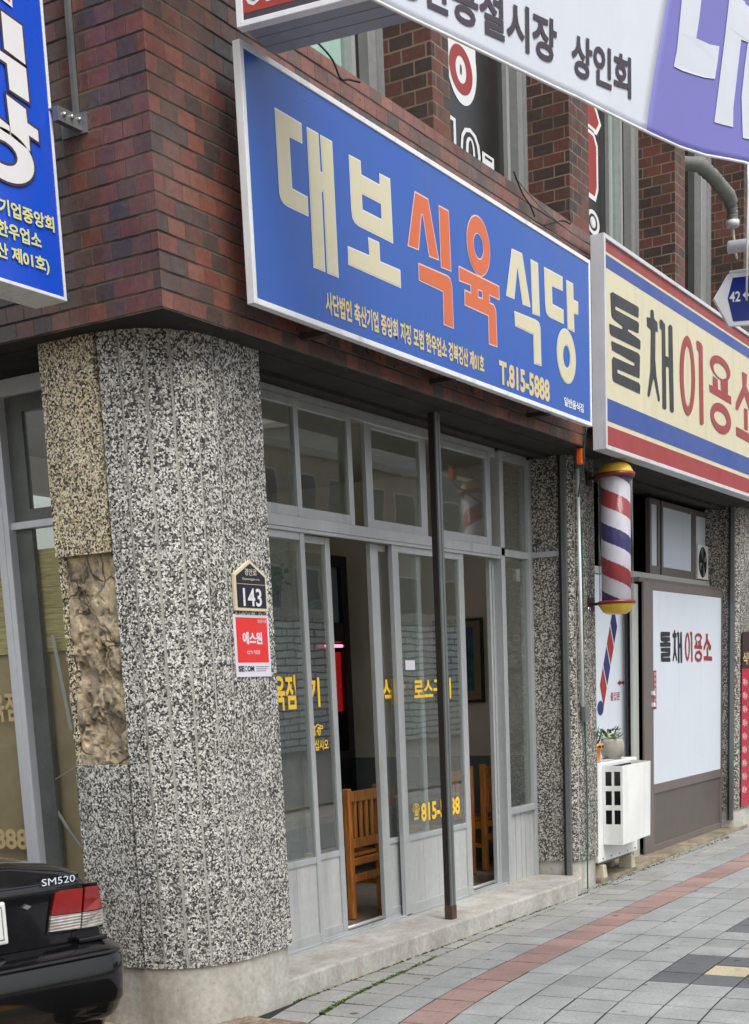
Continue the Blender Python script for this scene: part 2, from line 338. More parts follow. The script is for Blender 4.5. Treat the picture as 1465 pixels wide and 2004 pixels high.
def _dirt():
    t = NT('brown_dirt'); v = t.coord(); n1 = t.noise(v, 9, 6, .7); n2 = t.noise(v, 55, 4)
    c = t.ramp(n1, [(.32, hexc(92, 80, 68)), (.5, hexc(134, 120, 104)), (.66, hexc(168, 156, 140))])
    c = t.mix(1.0, c, t.ramp(n2, [(.3, .7), (.7, 1.15)]), 'MULTIPLY')
    return t.bsdf(c, .95, 0, t.bump(n2, .6, .006), spec=.2)
M['dirt'] = _dirt()

# ------------------------------------------------------------------ mesh building
class MB:
    def __init__(s): s.v = []; s.f = []; s.mi = []; s.cur = 0; s.sm = []; s.smooth = False
    def add(s, vs, fs):
        o = len(s.v); s.v += [tuple(p) for p in vs]
        for f in fs: s.f.append([o+i for i in f]); s.mi.append(s.cur); s.sm.append(s.smooth)
        return s
    def box(s, x0, x1, y0, y1, z0, z1):
        if x0 > x1: x0, x1 = x1, x0
        if y0 > y1: y0, y1 = y1, y0
        return s.add([(x0,y0,z0),(x1,y0,z0),(x1,y1,z0),(x0,y1,z0),(x0,y0,z1),(x1,y0,z1),(x1,y1,z1),(x0,y1,z1)],
                     [(0,3,2,1),(4,5,6,7),(0,1,5,4),(1,2,6,5),(2,3,7,6),(3,0,4,7)])
    def frame(s, x0, x1, z0, z1, w, y0, y1, wt=None, wb=None):
        wt = wt or w; wb = wb or w
        s.box(x0, x0+w, y0, y1, z0, z1); s.box(x1-w, x1, y0, y1, z0, z1)
        s.box(x0+w, x1-w, y0, y1, z0, z0+wb); s.box(x0+w, x1-w, y0, y1, z1-wt, z1); return s
    def quad(s, a, b, c, d): return s.add([a, b, c, d], [(0,1,2,3)])
    def prism(s, poly, mp, d0, d1, hole=None):
        """2-D outline (with optional hole) mapped by mp(u,v,d), between depths d0 (front) and d1"""
        loops = [poly] + ([hole] if hole else [])
        flat = [p for L in loops for p in L]; n = len(flat)
        tri = tessellate_polygon([[Vector((p[0], p[1], 0)) for p in L] for L in loops])
        vs = [mp(p[0], p[1], d0) for p in flat]; fs = []
        for t3 in tri:
            a, b, c = (Vector(flat[i]) for i in t3)
            ar = (b.x-a.x)*(c.y-a.y)-(b.y-a.y)*(c.x-a.x)
            fs.append(tuple(t3) if ar > 0 else tuple(reversed(t3)))
        if d1 is not None:
            vs += [mp(p[0], p[1], d1) for p in flat]
            fs += [tuple(reversed([i+n for i in f])) for f in fs]
            o = 0
            for L in loops:
                k = len(L); sg = sum(L[i][0]*L[(i+1) % k][1]-L[(i+1) % k][0]*L[i][1] for i in range(k))
                ccw = (sg > 0) != (L is hole)
                for i in range(k):
                    a, b = o+i, o+(i+1) % k
                    fs.append((a, a+n, b+n, b) if ccw else (b, b+n, a+n, a))
                o += k
        return s.add(vs, fs)
    def tube(s, path, r, seg=8, cap=True):
        path = [Vector(p) for p in path]; rings = []
        for i, p in enumerate(path):
            t = (path[min(i+1, len(path)-1)]-path[max(i-1, 0)]).normalized()
            a = t.orthogonal().normalized() if i == 0 else (rings_n - t*rings_n.dot(t)).normalized()
            rings_n = a; b = t.cross(a)
            rr = r[i] if hasattr(r, '__len__') else r
            rings.append([p+(a*math.cos(2*math.pi*k/seg)+b*math.sin(2*math.pi*k/seg))*rr for k in range(seg)])
        vs = [q for g in rings for q in g]; fs = []
        for i in range(len(path)-1):
            for k in range(seg):
                a, b = i*seg+k, i*seg+(k+1) % seg; fs.append((a, b, b+seg, a+seg))
        if cap: fs.append(tuple(reversed(range(seg)))); fs.append(tuple(range(len(vs)-seg, len(vs))))
        o = s.smooth; s.smooth = True; s.add(vs, fs); s.smooth = o; return s
    def lathe(s, c, prof, seg=32):
        """prof: (radius, z) from the bottom up, about a vertical axis at c"""
        vs = []; fs = []
        for r, z in prof: vs += [(c[0]+r*math.cos(2*math.pi*k/seg), c[1]+r*math.sin(2*math.pi*k/seg), c[2]+z) for k in range(seg)]
        for i in range(len(prof)-1):
            for k in range(seg): a, b = i*seg+k, i*seg+(k+1) % seg; fs.append((a, b, b+seg, a+seg))
        if prof[0][0] > 1e-4: fs.append(tuple(reversed(range(seg))))
        if prof[-1][0] > 1e-4: fs.append(tuple(range(len(vs)-seg, len(vs))))
        o = s.smooth; s.smooth = True; s.add(vs, fs); s.smooth = o; return s
    def build(s, name, mats, parent=None, local=False, bevel=0, label=None):
        mats = mats if isinstance(mats, (list, tuple)) else [mats]
        xs = [p[0] for p in s.v]; ys = [p[1] for p in s.v]; zs = [p[2] for p in s.v]
        c = Vector(((min(xs)+max(xs))/2, (min(ys)+max(ys))/2, min(zs)))
        me = bpy.data.meshes.new(name); me.from_pydata([tuple(Vector(p)-c) for p in s.v], [], s.f)
        for m in mats: me.materials.append(m)
        me.polygons.foreach_set('material_index', s.mi); me.polygons.foreach_set('use_smooth', s.sm)
        uvl = me.uv_layers.new(name='UV')
        for p in me.polygons:
            n = p.normal; ax = max(range(3), key=lambda i: abs(n[i]))
            for li in p.loop_indices:
                q = s.v[me.loops[li].vertex_index]
                uvl.data[li].uv = (q[1], q[2]) if ax == 0 else (q[0], q[2]) if ax == 1 else (q[0], q[1])
        me.update()
        o = bpy.data.objects.new(name, me); COL.objects.link(o)
        if parent is not None:
            o.parent = parent; o.location = c if local else c - WL(parent)
        else: o.location = c
        if bevel:
            b = o.modifiers.new('bevel', 'BEVEL'); b.width = bevel; b.segments = 2; b.limit_method = 'ANGLE'; b.angle_limit = R(40)
        if label: o['label'] = label
        return o
def WL(o):
    p = Vector(o.location)
    while o.parent: o = o.parent; p = p + Vector(o.location)
    return p
def tag(o, label=None, cat=None, group=None, kind=None):
    for k, v in (('label', label), ('category', cat), ('group', group), ('kind', kind)):
        if v: o[k] = v
    return o
def thing(name, loc, label, cat, group=None, rz=0):
    o = bpy.data.objects.new(name, None); COL.objects.link(o); o.location = loc; o.rotation_euler.z = rz
    o.empty_display_size = .1; return tag(o, label, cat, group)
def copy_tree(o, parent=None):
    c = o.copy(); COL.objects.link(c)
    if parent is not None: c.parent = parent
    for ch in list(o.children): copy_tree(ch, c)
    return c
def XZ(y): return lambda u, v, d: (u, y+d, v)          # a plane facing the street (-Y); d goes into the wall
def YZ(x): return lambda u, v, d: (x+d, -u, v)         # a plane facing -X: u runs left to right as seen = -y
def offset(poly, d):
    n = len(poly); sg = sum(poly[i][0]*poly[(i+1) % n][1]-poly[(i+1) % n][0]*poly[i][1] for i in range(n)); s = 1 if sg > 0 else -1
    out = []
    for i in range(n):
        p0, p, p1 = Vector(poly[i-1]), Vector(poly[i]), Vector(poly[(i+1) % n])
        a = (p-p0).normalized(); b = (p1-p).normalized(); na = Vector((a.y, -a.x))*s; nb = Vector((b.y, -b.x))*s
        m = na+nb; m = m/max(.35, m.length_squared)*2 if m.length_squared > .01 else na
        if m.length > 2: m = m.normalized()*2
        out.append(tuple(p+m*d))
    return out
def ell(cx, cz, rx, rz, n=36): return [(cx+rx*math.cos(2*math.pi*k/n), cz+rz*math.sin(2*math.pi*k/n)) for k in range(n)]
_tc = {}
def glyphs(body, bold=0, shear=0):
    k = (body, bold, shear)
    if k not in _tc:
        cu = bpy.data.curves.new('txt', 'FONT'); cu.body = body; cu.offset = bold; cu.shear = shear; cu.resolution_u = 3; cu.align_x = 'LEFT'
        ob = bpy.data.objects.new('txt', cu); COL.objects.link(ob); bpy.context.view_layer.update()
        me = bpy.data.meshes.new_from_object(ob.evaluated_get(bpy.context.evaluated_depsgraph_get()))
        vs = [(p.co.x, p.co.y) for p in me.vertices]; fs = []
        for p in me.polygons:
            i = list(p.vertices); ar = sum(vs[i[a]][0]*vs[i[(a+1) % len(i)]][1]-vs[i[(a+1) % len(i)]][0]*vs[i[a]][1] for a in range(len(i)))
            if abs(ar) > 1e-12: fs.append(i if ar > 0 else i[::-1])
        bpy.data.objects.remove(ob); bpy.data.curves.remove(cu); bpy.data.meshes.remove(me)
        _tc[k] = (vs, fs)
    return _tc[k]
def write(mb, body, u0, u1, v0, v1, mp, d=0, bold=0, shear=0):
    """lettering set to fill the box u0..u1, v0..v1 on a plane"""
    vs, fs = glyphs(body, bold, shear)
    xs = [p[0] for p in vs]; ys = [p[1] for p in vs]; a, b, c, e = min(xs), max(xs), min(ys), max(ys)
    return mb.add([mp(u0+(p[0]-a)/(b-a)*(u1-u0), v0+(p[1]-c)/(e-c)*(v1-v0), d) for p in vs], fs)

LT = {
 'dae': [[[5.545,3.971],[5.747,3.97],[5.746,3.896],[5.64,3.893],[5.643,3.673],[5.768,3.67],[5.767,3.597],[5.602,3.596],[5.576,3.6],[5.557,3.61],[5.547,3.631]],[[5.799,3.968],[5.887,3.969],[5.889,3.809],[5.915,3.809],[5.912,3.968],[6.004,3.969],[6.007,3.387],[5.915,3.386],[5.916,3.737],[5.891,3.734],[5.889,3.387],[5.799,3.385]]],
 'bo': [[[6.161,3.954],[6.259,3.956],[6.261,3.896],[6.445,3.897],[6.447,3.949],[6.543,3.952],[6.549,3.664],[6.222,3.664],[6.186,3.671],[6.168,3.686],[6.162,3.725]],[[6.114,3.539],[6.315,3.543],[6.311,3.625],[6.408,3.626],[6.41,3.539],[6.613,3.543],[6.612,3.467],[6.111,3.466]]],
 'bo_hole': [[6.257,3.819],[6.451,3.821],[6.451,3.74],[6.258,3.739]],
 'sik1': [[[6.806,3.96],[6.942,3.961],[7.038,3.695],[6.94,3.69],[6.885,3.88],[6.862,3.876],[6.818,3.695],[6.715,3.69]],[[7.07,3.96],[7.172,3.961],[7.18,3.67],[7.074,3.666]],[[6.821,3.619],[7.137,3.628],[7.166,3.621],[7.18,3.604],[7.184,3.588],[7.188,3.381],[7.085,3.381],[7.088,3.547],[6.82,3.547]]],
 'yuk': [[[7.284,3.707],[7.782,3.71],[7.781,3.646],[7.654,3.646],[7.652,3.595],[7.708,3.596],[7.732,3.574],[7.736,3.382],[7.639,3.379],[7.64,3.531],[7.343,3.53],[7.347,3.599],[7.423,3.599],[7.423,3.649],[7.282,3.643]]],
 'yuk_hole': [[7.505,3.644],[7.564,3.647],[7.566,3.599],[7.507,3.596]],
 'yuk_ring': [7.531,3.873,0.14,0.15,7.53,3.872,0.067,0.071],
 'sik2': [[[7.977,3.956],[8.115,3.962],[8.216,3.693],[8.113,3.687],[8.053,3.875],[8.04,3.872],[7.99,3.693],[7.888,3.689]],[[8.244,3.958],[8.344,3.959],[8.356,3.668],[8.255,3.662]],[[7.994,3.616],[8.303,3.626],[8.344,3.619],[8.36,3.6],[8.362,3.574],[8.366,3.381],[8.263,3.377],[8.262,3.543],[8.0,3.544]]],
 'dang': [[[8.444,3.958],[8.723,3.962],[8.723,3.889],[8.549,3.882],[8.555,3.769],[8.729,3.768],[8.729,3.695],[8.53,3.691],[8.487,3.697],[8.463,3.71],[8.452,3.745]],[[8.79,3.957],[8.895,3.958],[8.899,3.862],[8.975,3.864],[8.973,3.796],[8.9,3.789],[8.903,3.677],[8.8,3.677]]],
 'dang_ring': [8.769,3.501,0.151,0.16,8.77,3.499,0.06,0.073],
 'dol': [[[9.555,4.037],[9.57,4.048],[9.598,4.057],[10.092,4.061],[10.112,4.052],[10.104,3.988],[9.662,3.979],[9.644,3.971],[9.651,3.955],[10.098,3.959],[10.114,3.945],[10.102,3.885],[9.895,3.876],[9.886,3.86],[10.122,3.846],[10.142,3.836],[10.137,3.78],[9.571,3.773],[9.539,3.783],[9.53,3.842],[9.773,3.85],[9.783,3.87],[9.602,3.887],[9.573,3.901]],[[9.564,3.737],[10.079,3.749],[10.114,3.744],[10.13,3.73],[10.116,3.582],[9.698,3.574],[9.669,3.565],[9.678,3.547],[10.101,3.548],[10.13,3.533],[10.124,3.476],[9.628,3.478],[9.594,3.483],[9.579,3.5],[9.572,3.618],[9.599,3.64],[9.995,3.645],[10.016,3.657],[10.016,3.67],[9.577,3.681]]],
 'chae': [[[10.356,4.086],[10.389,4.101],[10.427,4.098],[10.437,4.047],[10.507,4.033],[10.517,3.969],[10.462,3.966],[10.455,3.764],[10.479,3.657],[10.554,3.507],[10.548,3.485],[10.516,3.484],[10.424,3.627],[10.413,3.626],[10.331,3.492],[10.299,3.48],[10.282,3.498],[10.349,3.671],[10.365,3.955],[10.285,3.967],[10.277,4.028],[10.356,4.036]],[[10.551,4.055],[10.584,4.071],[10.617,4.068],[10.677,4.051],[10.686,3.832],[10.757,3.833],[10.752,4.055],[10.786,4.072],[10.827,4.073],[10.844,4.061],[10.874,3.463],[10.846,3.447],[10.804,3.446],[10.781,3.458],[10.76,3.763],[10.692,3.758],[10.7,3.457],[10.671,3.446],[10.625,3.446],[10.612,3.459],[10.601,3.999],[10.561,4.005]]],
 'i_ring': [11.203,3.771,0.188,0.296,11.206,3.77,0.099,0.224],
 'i_bar': [[[11.423,4.069],[11.473,4.08],[11.555,4.074],[11.589,4.054],[11.618,3.468],[11.574,3.452],[11.527,3.453],[11.514,3.465],[11.486,4.0],[11.441,4.009]]],
 'yong_ring1': [12.067,3.97,0.283,0.09,12.061,3.947,0.188,0.056],
 'yong_mid': [[[11.762,3.797],[12.376,3.792],[12.386,3.728],[11.776,3.741]],[[11.861,3.878],[11.992,3.868],[12.007,3.776],[11.862,3.777]],[[12.075,3.881],[12.278,3.929],[12.281,3.777],[12.09,3.781]]],
 'yong_ring2': [12.085,3.573,0.29,0.12,12.07,3.572,0.18,0.055],
 'so': [[[12.699,4.047],[12.853,4.049],[12.84,3.944],[13.131,3.784],[13.101,3.712],[13.021,3.697],[12.78,3.86],[12.577,3.706],[12.511,3.709],[12.524,3.769],[12.717,3.925]],[[12.768,3.754],[12.876,3.757],[12.888,3.582],[12.781,3.577]],[[12.529,3.568],[13.204,3.554],[13.206,3.477],[12.536,3.495]]],
}

# ================================================================== ground
G = -.12
def dly(x): return -.2*math.exp(-(max(x, 4.6)-5.5)/1.0)
g = MB(); g.box(-60, 60, -60, 60, -.5, -.155)
tag(g.build('ground', M['asphalt']), kind='structure')
g = MB(); g.box(3.9, 30, -6.2, .1, -.15, -.1242)
tag(g.build('pavement_bed', M['joint']), kind='structure')
# paving tiles: rows follow the slight flare of the pavement near the corner
rows = [-.245, -.478, -.706, -.932, -1.163] + [-1.163-.2315*k for k in range(1, 22)]
cols = [4.544+.2515*k for k in range(0, 92)]
pv = MB(); tint = []
rng = random.Random(3)
def tcol(i, j, xc):
    if j == 3:
        k = rng.uniform(.95, 1.05); return hexc(146*k, 121*k, 116*k)
    k = rng.uniform(.97, 1.025)-(.05 if rng.random() < .05 else 0); base = (148, 150, 150)
    if j <= 1: base = (150, 150, 147)
    if j == 2: base = (145, 147, 147)
    if xc > 6.81 and xc < 7.56 and j == 7: base = (98, 101, 103); k = rng.uniform(.96, 1.03)
    if xc > 6.81 and xc < 7.06 and j == 8: base = (98, 101, 103)
    if xc > 7.06 and xc < 7.31 and j == 8: base = (186, 174, 146)
    if xc > 7.31 and xc < 7.56 and j == 8: base = (98, 101, 103)
    if xc > 8.3 and xc < 9.05 and j in (7, 8): base = (98, 101, 103)
    if xc > 6.81 and xc < 7.56 and j == 9: base = (98, 101, 103)
    return hexc(*(c*k for c in base))
for j in range(len(rows)-1):
    for i in range(len(cols)-1):
        x0, x1 = cols[i]+.0075+rng.uniform(-.003, .002), cols[i+1]-.0075+rng.uniform(-.002, .003)
        if x0 < 4.95+max(0, -.35-rows[j])*.0: continue
        gap = rng.uniform(.0035, .0060)
        q = [(x0, rows[j+1]+gap), (x1, rows[j+1]+gap), (x1, rows[j]-gap), (x0, rows[j]-gap)]
        q = [(x, y+dly(x)) for x, y in q]
        z = G+rng.uniform(-.0010, .0012); tl = [rng.uniform(-.0009, .0009) for _ in range(4)]
        cx = sum(p[0] for p in q)/4; cy = sum(p[1] for p in q)/4
        b = [(cx+(p[0]-cx)*1.0, cy+(p[1]-cy)*1.0, G-.02) for p in q]
        t0 = [(p[0], p[1], z+tl[m]-.0022) for m, p in enumerate(q)]
        t1 = [(cx+(p[0]-cx)*.972, cy+(p[1]-cy)*.972, z+tl[m]) for m, p in enumerate(q)]
        pv.add(b+t0+t1, [(8, 9, 10, 11)]+[(a, (a+1) % 4, 4+(a+1) % 4, 4+a) for a in range(4)]+[(4+a, 4+(a+1) % 4, 8+(a+1) % 4, 8+a) for a in range(4)])
        c = tcol(i, j, cx); tint += [c]*12
po = pv.build('pavement', M['tile'])
at = po.data.attributes.new('tint', 'FLOAT_COLOR', 'POINT')
at.data.foreach_set('color', [v for c in tint for v in (*c, 1)])
tag(po, kind='structure')
# bare earth round the foot of the corner pillar and along the alley wall
dg = MB(); dg.smooth = True
nx, ny = 46, 46; vs = []
for a in range(nx+1):
    for b in range(ny+1):
        x = 3.2+2.1*a/nx; y = -1.35+2.4*b/ny
        r = math.hypot(x-5.2, y+.05)
        h = .034*max(0, 1-abs(r-.55)/.75)+.005*math.sin(x*23+math.sin(y*17)*2)*math.cos(y*19+x*5)+.004*math.sin(x*61+y*47)
        edge = min(1, (x-3.2)/.25, (1.05-y)/.2, (y+1.35)/.25)
        vs.append((x, y, -.152+.026*max(0, edge)+h*max(0, edge)))
dg.add(vs, [(a*(ny+1)+b, (a+1)*(ny+1)+b, (a+1)*(ny+1)+b+1, a*(ny+1)+b+1) for a in range(nx) for b in range(ny)])
tag(dg.build('dirt', M['dirt']), kind='structure')
# yellow hatching painted on the lane behind the car
yp = MB()
for k in range(5):
    x = .6+.62*k
    yp.add([(x, -3.1, -.1515), (x+.3, -3.1, -.1515), (x+1.0, -1.7, -.1515), (x+.7, -1.7, -.1515)], [(0, 1, 2, 3)])
tag(yp.build('road_marking', M['yellow_paint']), kind='structure')
# road beyond the pavement
rd = MB(); rd.box(-40, 60, -6.32, -6.2, -.2, -.105)
tag(rd.build('road_kerb', M['kerb']), kind='structure')

# ================================================================== the building
BLD = thing('brick_building', (4.87, -.52, G), 'corner building of dark glazed brick over speckled stone pillars and glass shopfronts', 'building')
def bpart(mb, name, m, parent=None, **k): return mb.build(name, m, parent or BLD, **k)
# -- brick band over the shops, corner pier above it
b = MB()
b.box(4.87, 24, -.52, -.22, 3.049, 4.40); b.box(4.87, 5.6, -.521, -.22, 4.40, 7.2)
b.add([(4.87, -.22, 3.049), (4.87, 6.5, 3.049), (4.87, 6.5, 7.2), (4.87, -.22, 7.2)], [(0, 3, 2, 1)])
b.add([(4.87, -.22, 3.049), (5.15, -.22, 3.049), (5.15, 6.5, 3.049), (4.87, 6.5, 3.049)], [(0, 3, 2, 1)])
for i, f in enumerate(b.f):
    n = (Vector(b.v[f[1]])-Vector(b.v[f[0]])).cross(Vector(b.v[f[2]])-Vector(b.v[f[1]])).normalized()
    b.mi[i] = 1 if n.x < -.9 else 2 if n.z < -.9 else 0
bpart(b, 'brick_wall', [M['brick'], M['brick_side_shade'], M['soffit']])
b = MB(); b.box(5.6, 24, -.5205, -.10, 4.40, 4.455); bpart(b, 'window_sill', M['brick'])
# -- upper piers between the first-floor windows
for x0, x1 in ((7.391, 7.597), (9.316, 9.653), (11.46, 11.708), (13.362, 13.70), (15.40, 15.66), (17.3, 17.6)):
    b = MB(); b.box(x0, x1, -.50, .02, 4.455, 7.2); bpart(b, 'brick_pier', M['brick_up'])
b = MB(); b.box(5.6, 24, -.40, .02, 7.2, 8.2); b.box(5.6, 24, .9, 1.0, 4.4, 7.2); b.box(5.6, 24, -.2, .9, 7.19, 7.3); b.box(5.6, 24, .02, .9, 4.3, 4.4)
bpart(b, 'upper_wall', M['brick_up'])
def cv(x, z, y=-.165): k = (4.37+y)/(4.37-.125); return x*k, 1.4508+(z-1.4508)*k
def upper_window(x0, x1, frame_w, panes, deco=None):
    f = MB(); f.box(x1-frame_w, x1, -.20, -.08, 4.455, 7.15); f.box(x1-frame_w*.5, x1-frame_w*.42, -.215, -.19, 4.455, 7.15)
    f.box(x0, x0+.05, -.19, -.09, 4.455, 7.15); f.box(x0+.05, x1-frame_w, -.19, -.09, 4.455, 4.52); f.box(x0+.05, x1-frame_w, -.19, -.09, 7.05, 7.15)
    for xa, xb, m in panes[:-1]: f.box(xb-.02, xb+.02, -.185, -.10, 4.52, 7.05)
    fr = bpart(f, 'upper_window', M['alu_d'])
    for xa, xb, m in panes:
        if m == 'black':
            q = MB(); q.box(xa, xb, -.155, -.145, 4.52, 7.05); bpart(q, 'dark_film', M['black_film'], fr)
        elif m == 'teal':
            q = MB(); n = 24; q.smooth = True
            vs = []
            for k in range(n+1):
                x = xa+(xb-xa)*k/n; vs += [(x, -.112+.012*math.sin(k*1.3), 4.52), (x, -.112+.012*math.sin(k*1.3), 7.05)]
            q.add(vs, [(2*k, 2*k+2, 2*k+3, 2*k+1) for k in range(n)]); bpart(q, 'curtain', M['curtain'], fr)
            q = MB(); q.box(xa, xb, -.14, -.135, 4.52, 7.05); bpart(q, 'glass_pane', M['glass_l'], fr)
        else:
            q = MB(); q.box(xa, xb, -.14, -.135, 4.52, 7.05); bpart(q, 'glass_pane', M['glass_dark'], fr)
    return fr
M['black_film'] = plain('black_window_film', hexc(34, 36, 36), .22, 0, .25, 1.5)
w1 = upper_window(5.6, 7.391, .17, [(5.65, 7.09, 'teal'), (7.09, 7.22, 'dark')])
w2 = upper_window(7.597, 9.316, .15, [(7.647, 9.05, 'black'), (9.05, 9.166, 'dark')])
w3 = upper_window(9.653, 11.46, .17, [(9.70, 10.87, 'black'), (10.87, 11.12, 'teal'), (11.12, 11.29, 'dark')])
w4 = upper_window(11.708, 13.362, .30, [(11.76, 12.10, 'teal'), (12.10, 13.06, 'dark')])
w5 = upper_window(13.70, 15.40, .17, [(13.75, 15.23, 'dark')])
w6 = upper_window(15.66, 17.3, .17, [(15.71, 17.13, 'dark')])
# vinyl letters in the first-floor windows
YP = XZ(-.158)
q = MB(); c = cv(8.52, 5.27); q.prism(ell(c[0], c[1], .21, .24), YP, 0, None); q.prism([(c[0]-.21, c[1]), (c[0]+.20, c[1]-.05), (c[0]+.20, c[1]+.5), (c[0]-.21, c[1]+.5)], YP, -.0005, None)
bpart(q, 'lettering', M['offwhite'], w2)
q = MB(); c = cv(8.51, 5.222); q.prism(ell(*c, .158, .136), YP, -.002, None, ell(*c, .072, .076))
bpart(q, 'lettering', M['red_vinyl'], w2)
q = MB(); q.prism(ell(*c, .012, .03), YP, -.002, None); bpart(q, 'lettering', M['black_vinyl'], w2)
q = MB(); write(q, '10', *cv(8.34, 0)[:1], cv(8.72, 0)[0], cv(0, 4.67)[1], cv(0, 4.895)[1], YP, -.002, -.006); bpart(q, 'lettering', M['black_vinyl'], w2)
q = MB(); q.box(cv(8.82, 0)[0], cv(8.925, 0)[0], -.1602, -.1595, 4.772, 4.787)
bpart(q, 'lettering', M['black_vinyl'], w2)
q = MB(); write(q, '10', cv(8.31, 0)[0], cv(8.757, 0)[0], cv(0, 4.65)[1], cv(0, 4.92)[1], YP, -.001, .055)
x0, z0 = cv(8.782, 4.75); x1, z1 = cv(8.955, 4.835); q.prism([(x0, z0), (x1, z0), (x1, z1), (x0, z1)], YP, -.001, None)
bpart(q, 'lettering', M['offwhite'], w2)
for m, e in (('offwhite', .035), ('red_vinyl', 0)):
    q = MB(); d = -.001 if e else -.002
    for pl in ([(10.25, 5.03), (10.62, 5.03), (10.66, 5.10), (10.66, 5.38), (10.60, 5.44), (10.25, 5.44)], [(10.2, 5.50), (10.66, 5.50), (10.72, 5.56), (10.66, 5.62), (10.5, 5.72), (10.2, 5.72)]):
        q.prism(offset(pl, e) if e else pl, YP, d, None)
    bpart(q, 'lettering', M[m], w3)
q = MB(); q.prism(ell(10.58, 4.84, .13, .085), YP, -.001, None); q.prism(ell(10.58, 4.84, .035, .03), YP, -.003, None); q.prism(ell(10.60, 4.70, .10, .05), YP, -.001, None); bpart(q, 'lettering', M['offwhite'], w3)
q = MB(); q.prism(ell(10.58, 4.84, .085, .058), YP, -.002, None, ell(10.58, 4.84, .055, .04)); bpart(q, 'lettering', M['black_vinyl'], w3)
for m, e in (('offwhite', .035), ('red_vinyl', 0)):
    q = MB(); q.prism(ell(11.76, 4.98, .07+e, .12+e), YP, -.001 if e else -.002, None); bpart(q, 'lettering', M[m], w4)

# -- soffit under the brick band
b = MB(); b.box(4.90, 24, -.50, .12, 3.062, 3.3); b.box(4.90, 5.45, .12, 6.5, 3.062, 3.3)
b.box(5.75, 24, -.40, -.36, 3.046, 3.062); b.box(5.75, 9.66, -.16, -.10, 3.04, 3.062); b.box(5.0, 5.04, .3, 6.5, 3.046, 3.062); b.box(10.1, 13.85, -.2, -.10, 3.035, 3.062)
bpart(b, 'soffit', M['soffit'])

# -- stone pillars
def pillar(path, zc0, zc1, curved, mats, skip=None, name='stone_pillar', round_base=None, gap=.013, deep=0):
    """facetted washed-stone cladding on a concrete core; path: plan outline from the back-left round to the back-right"""
    core = MB(); n = len(path); P = [Vector(p) for p in path]
    nrm = []
    for i in range(n-1):
        d = (P[i+1]-P[i]).normalized(); nrm.append(Vector((d.y, -d.x)))       # outward for this winding
    def off(i, k):
        a = nrm[max(i-1, 0)]; c = nrm[min(i, n-2)]; m = (a+c); m = m/m.length_squared*2
        return P[i]-m*k
    ci = [off(i, .005) for i in range(n)]
    if deep: ci[0] = P[0]-nrm[0]*deep; ci[1] = P[1]-nrm[0]*deep*.8
    vs = [(p.x, p.y, zc0+.002) for p in ci]+[(p.x, p.y, zc1) for p in ci]
    core.add(vs, [(i, i+1, n+i+1, n+i) for i in range(n-1)])
    c = core.build(name, M['groove'], BLD)
    for i in range(n-1):
        L = (P[i+1]-P[i]); d = L.normalized(); a = P[i]+d*gap*.5; e = P[i+1]-d*gap*.5
        if i == 0: a = P[i]
        if i == n-2: e = P[i+1]
        for z0, z1, m, out in (mats[i] if isinstance(mats, dict) and i in mats else [(zc0, zc1, 'stone' if not isinstance(mats, str) else mats, 0)]):
            q = MB(); o = nrm[i]*out; k = nrm[i]*.022
            pts = [a+o, e+o, e-k, a-k]
            q.prism([(p.x, p.y) for p in pts], lambda u, v, dd: (u, v, dd), z1, z0)
            q.build('stone_cladding', M[m], c)
    pl = MB(); pl.smooth = True; bp = round_base or [off(i, .02) for i in range(n)]
    k = len(bp); pl.add([(p[0], p[1], G-.04) for p in bp]+[(p[0], p[1], zc0) for p in bp], [(i, i+1, k+i+1, k+i) for i in range(k-1)])
    pl.smooth = False; pl.add([(p[0], p[1], zc0) for p in bp], [tuple(range(k))]); pl.build('plinth', M['plinth'], c)
    return c
arc = [(5.36-.38*math.cos(R(t)), -.042-.358*math.sin(R(t))) for t in (0, 18, 36, 54, 72, 90)]
path = [(4.98, .29)]+arc+[(5.725, -.40), (5.725, .05)]
base = [(4.995, .29), (4.995, -.042)]+[(5.36-.365*math.cos(R(t)), -.042-.343*math.sin(R(t))) for t in range(6, 90, 6)]+[(5.36, -.385), (5.70, -.385), (5.718, -.37), (5.718, .05)]
PIL = pillar(path, .182, 3.055, True, {0: [(.182, 1.157, 'stone', 0), (2.117, 3.055, 'stone_y', .012)]}, round_base=base, deep=.075)
# bare mortar where the cladding has fallen off
sc = MB(); sc.smooth = True; nu, nv = 64, 190; vs = []
for a in range(nu+1):
    for c_ in range(nv+1):
        y = -.047+.30*a/nu; z = 1.15+.975*c_/nv; P_ = Vector((y*9+3, z*6, 1.7))
        n1 = noise.fractal(P_, 1.0, 2.1, 5); n2 = noise.fractal(Vector((y*26, z*20, 5.1)), .9, 2, 4); rdg = 1-abs(noise.noise(Vector((y*11+7, z*5, .4))))*2
        rough = min(1, max(.12, (2.0-z)/.45+.25))
        h = (.012 if n1 > .10 else -.004 if n1 > -.22 else -.022)+.006*n1+.007*n2*rough-.020*max(0, rdg-.80)*5*rough
        vs.append((5.006-max(-.036, min(.022, h*(.35+.65*rough)+.004)), y, z))
sc.add(vs, [(a*(nv+1)+c_, a*(nv+1)+c_+1, (a+1)*(nv+1)+c_+1, (a+1)*(nv+1)+c_) for a in range(nu) for c_ in range(nv)])
sc.build('bare_mortar_patch', M['scar'], PIL, label='bare ochre mortar patch where cladding fell off')
sc = MB(); rs = random.Random(5)
for k in range(26):
    z = 1.157+.037*k; d = rs.uniform(0, .012)
    sc.box(4.982+d, 5.02, .252+rs.uniform(-.012, .008), .29, z, z+.037)
sc.build('broken_cladding_edge', M['stone_y'], PIL)
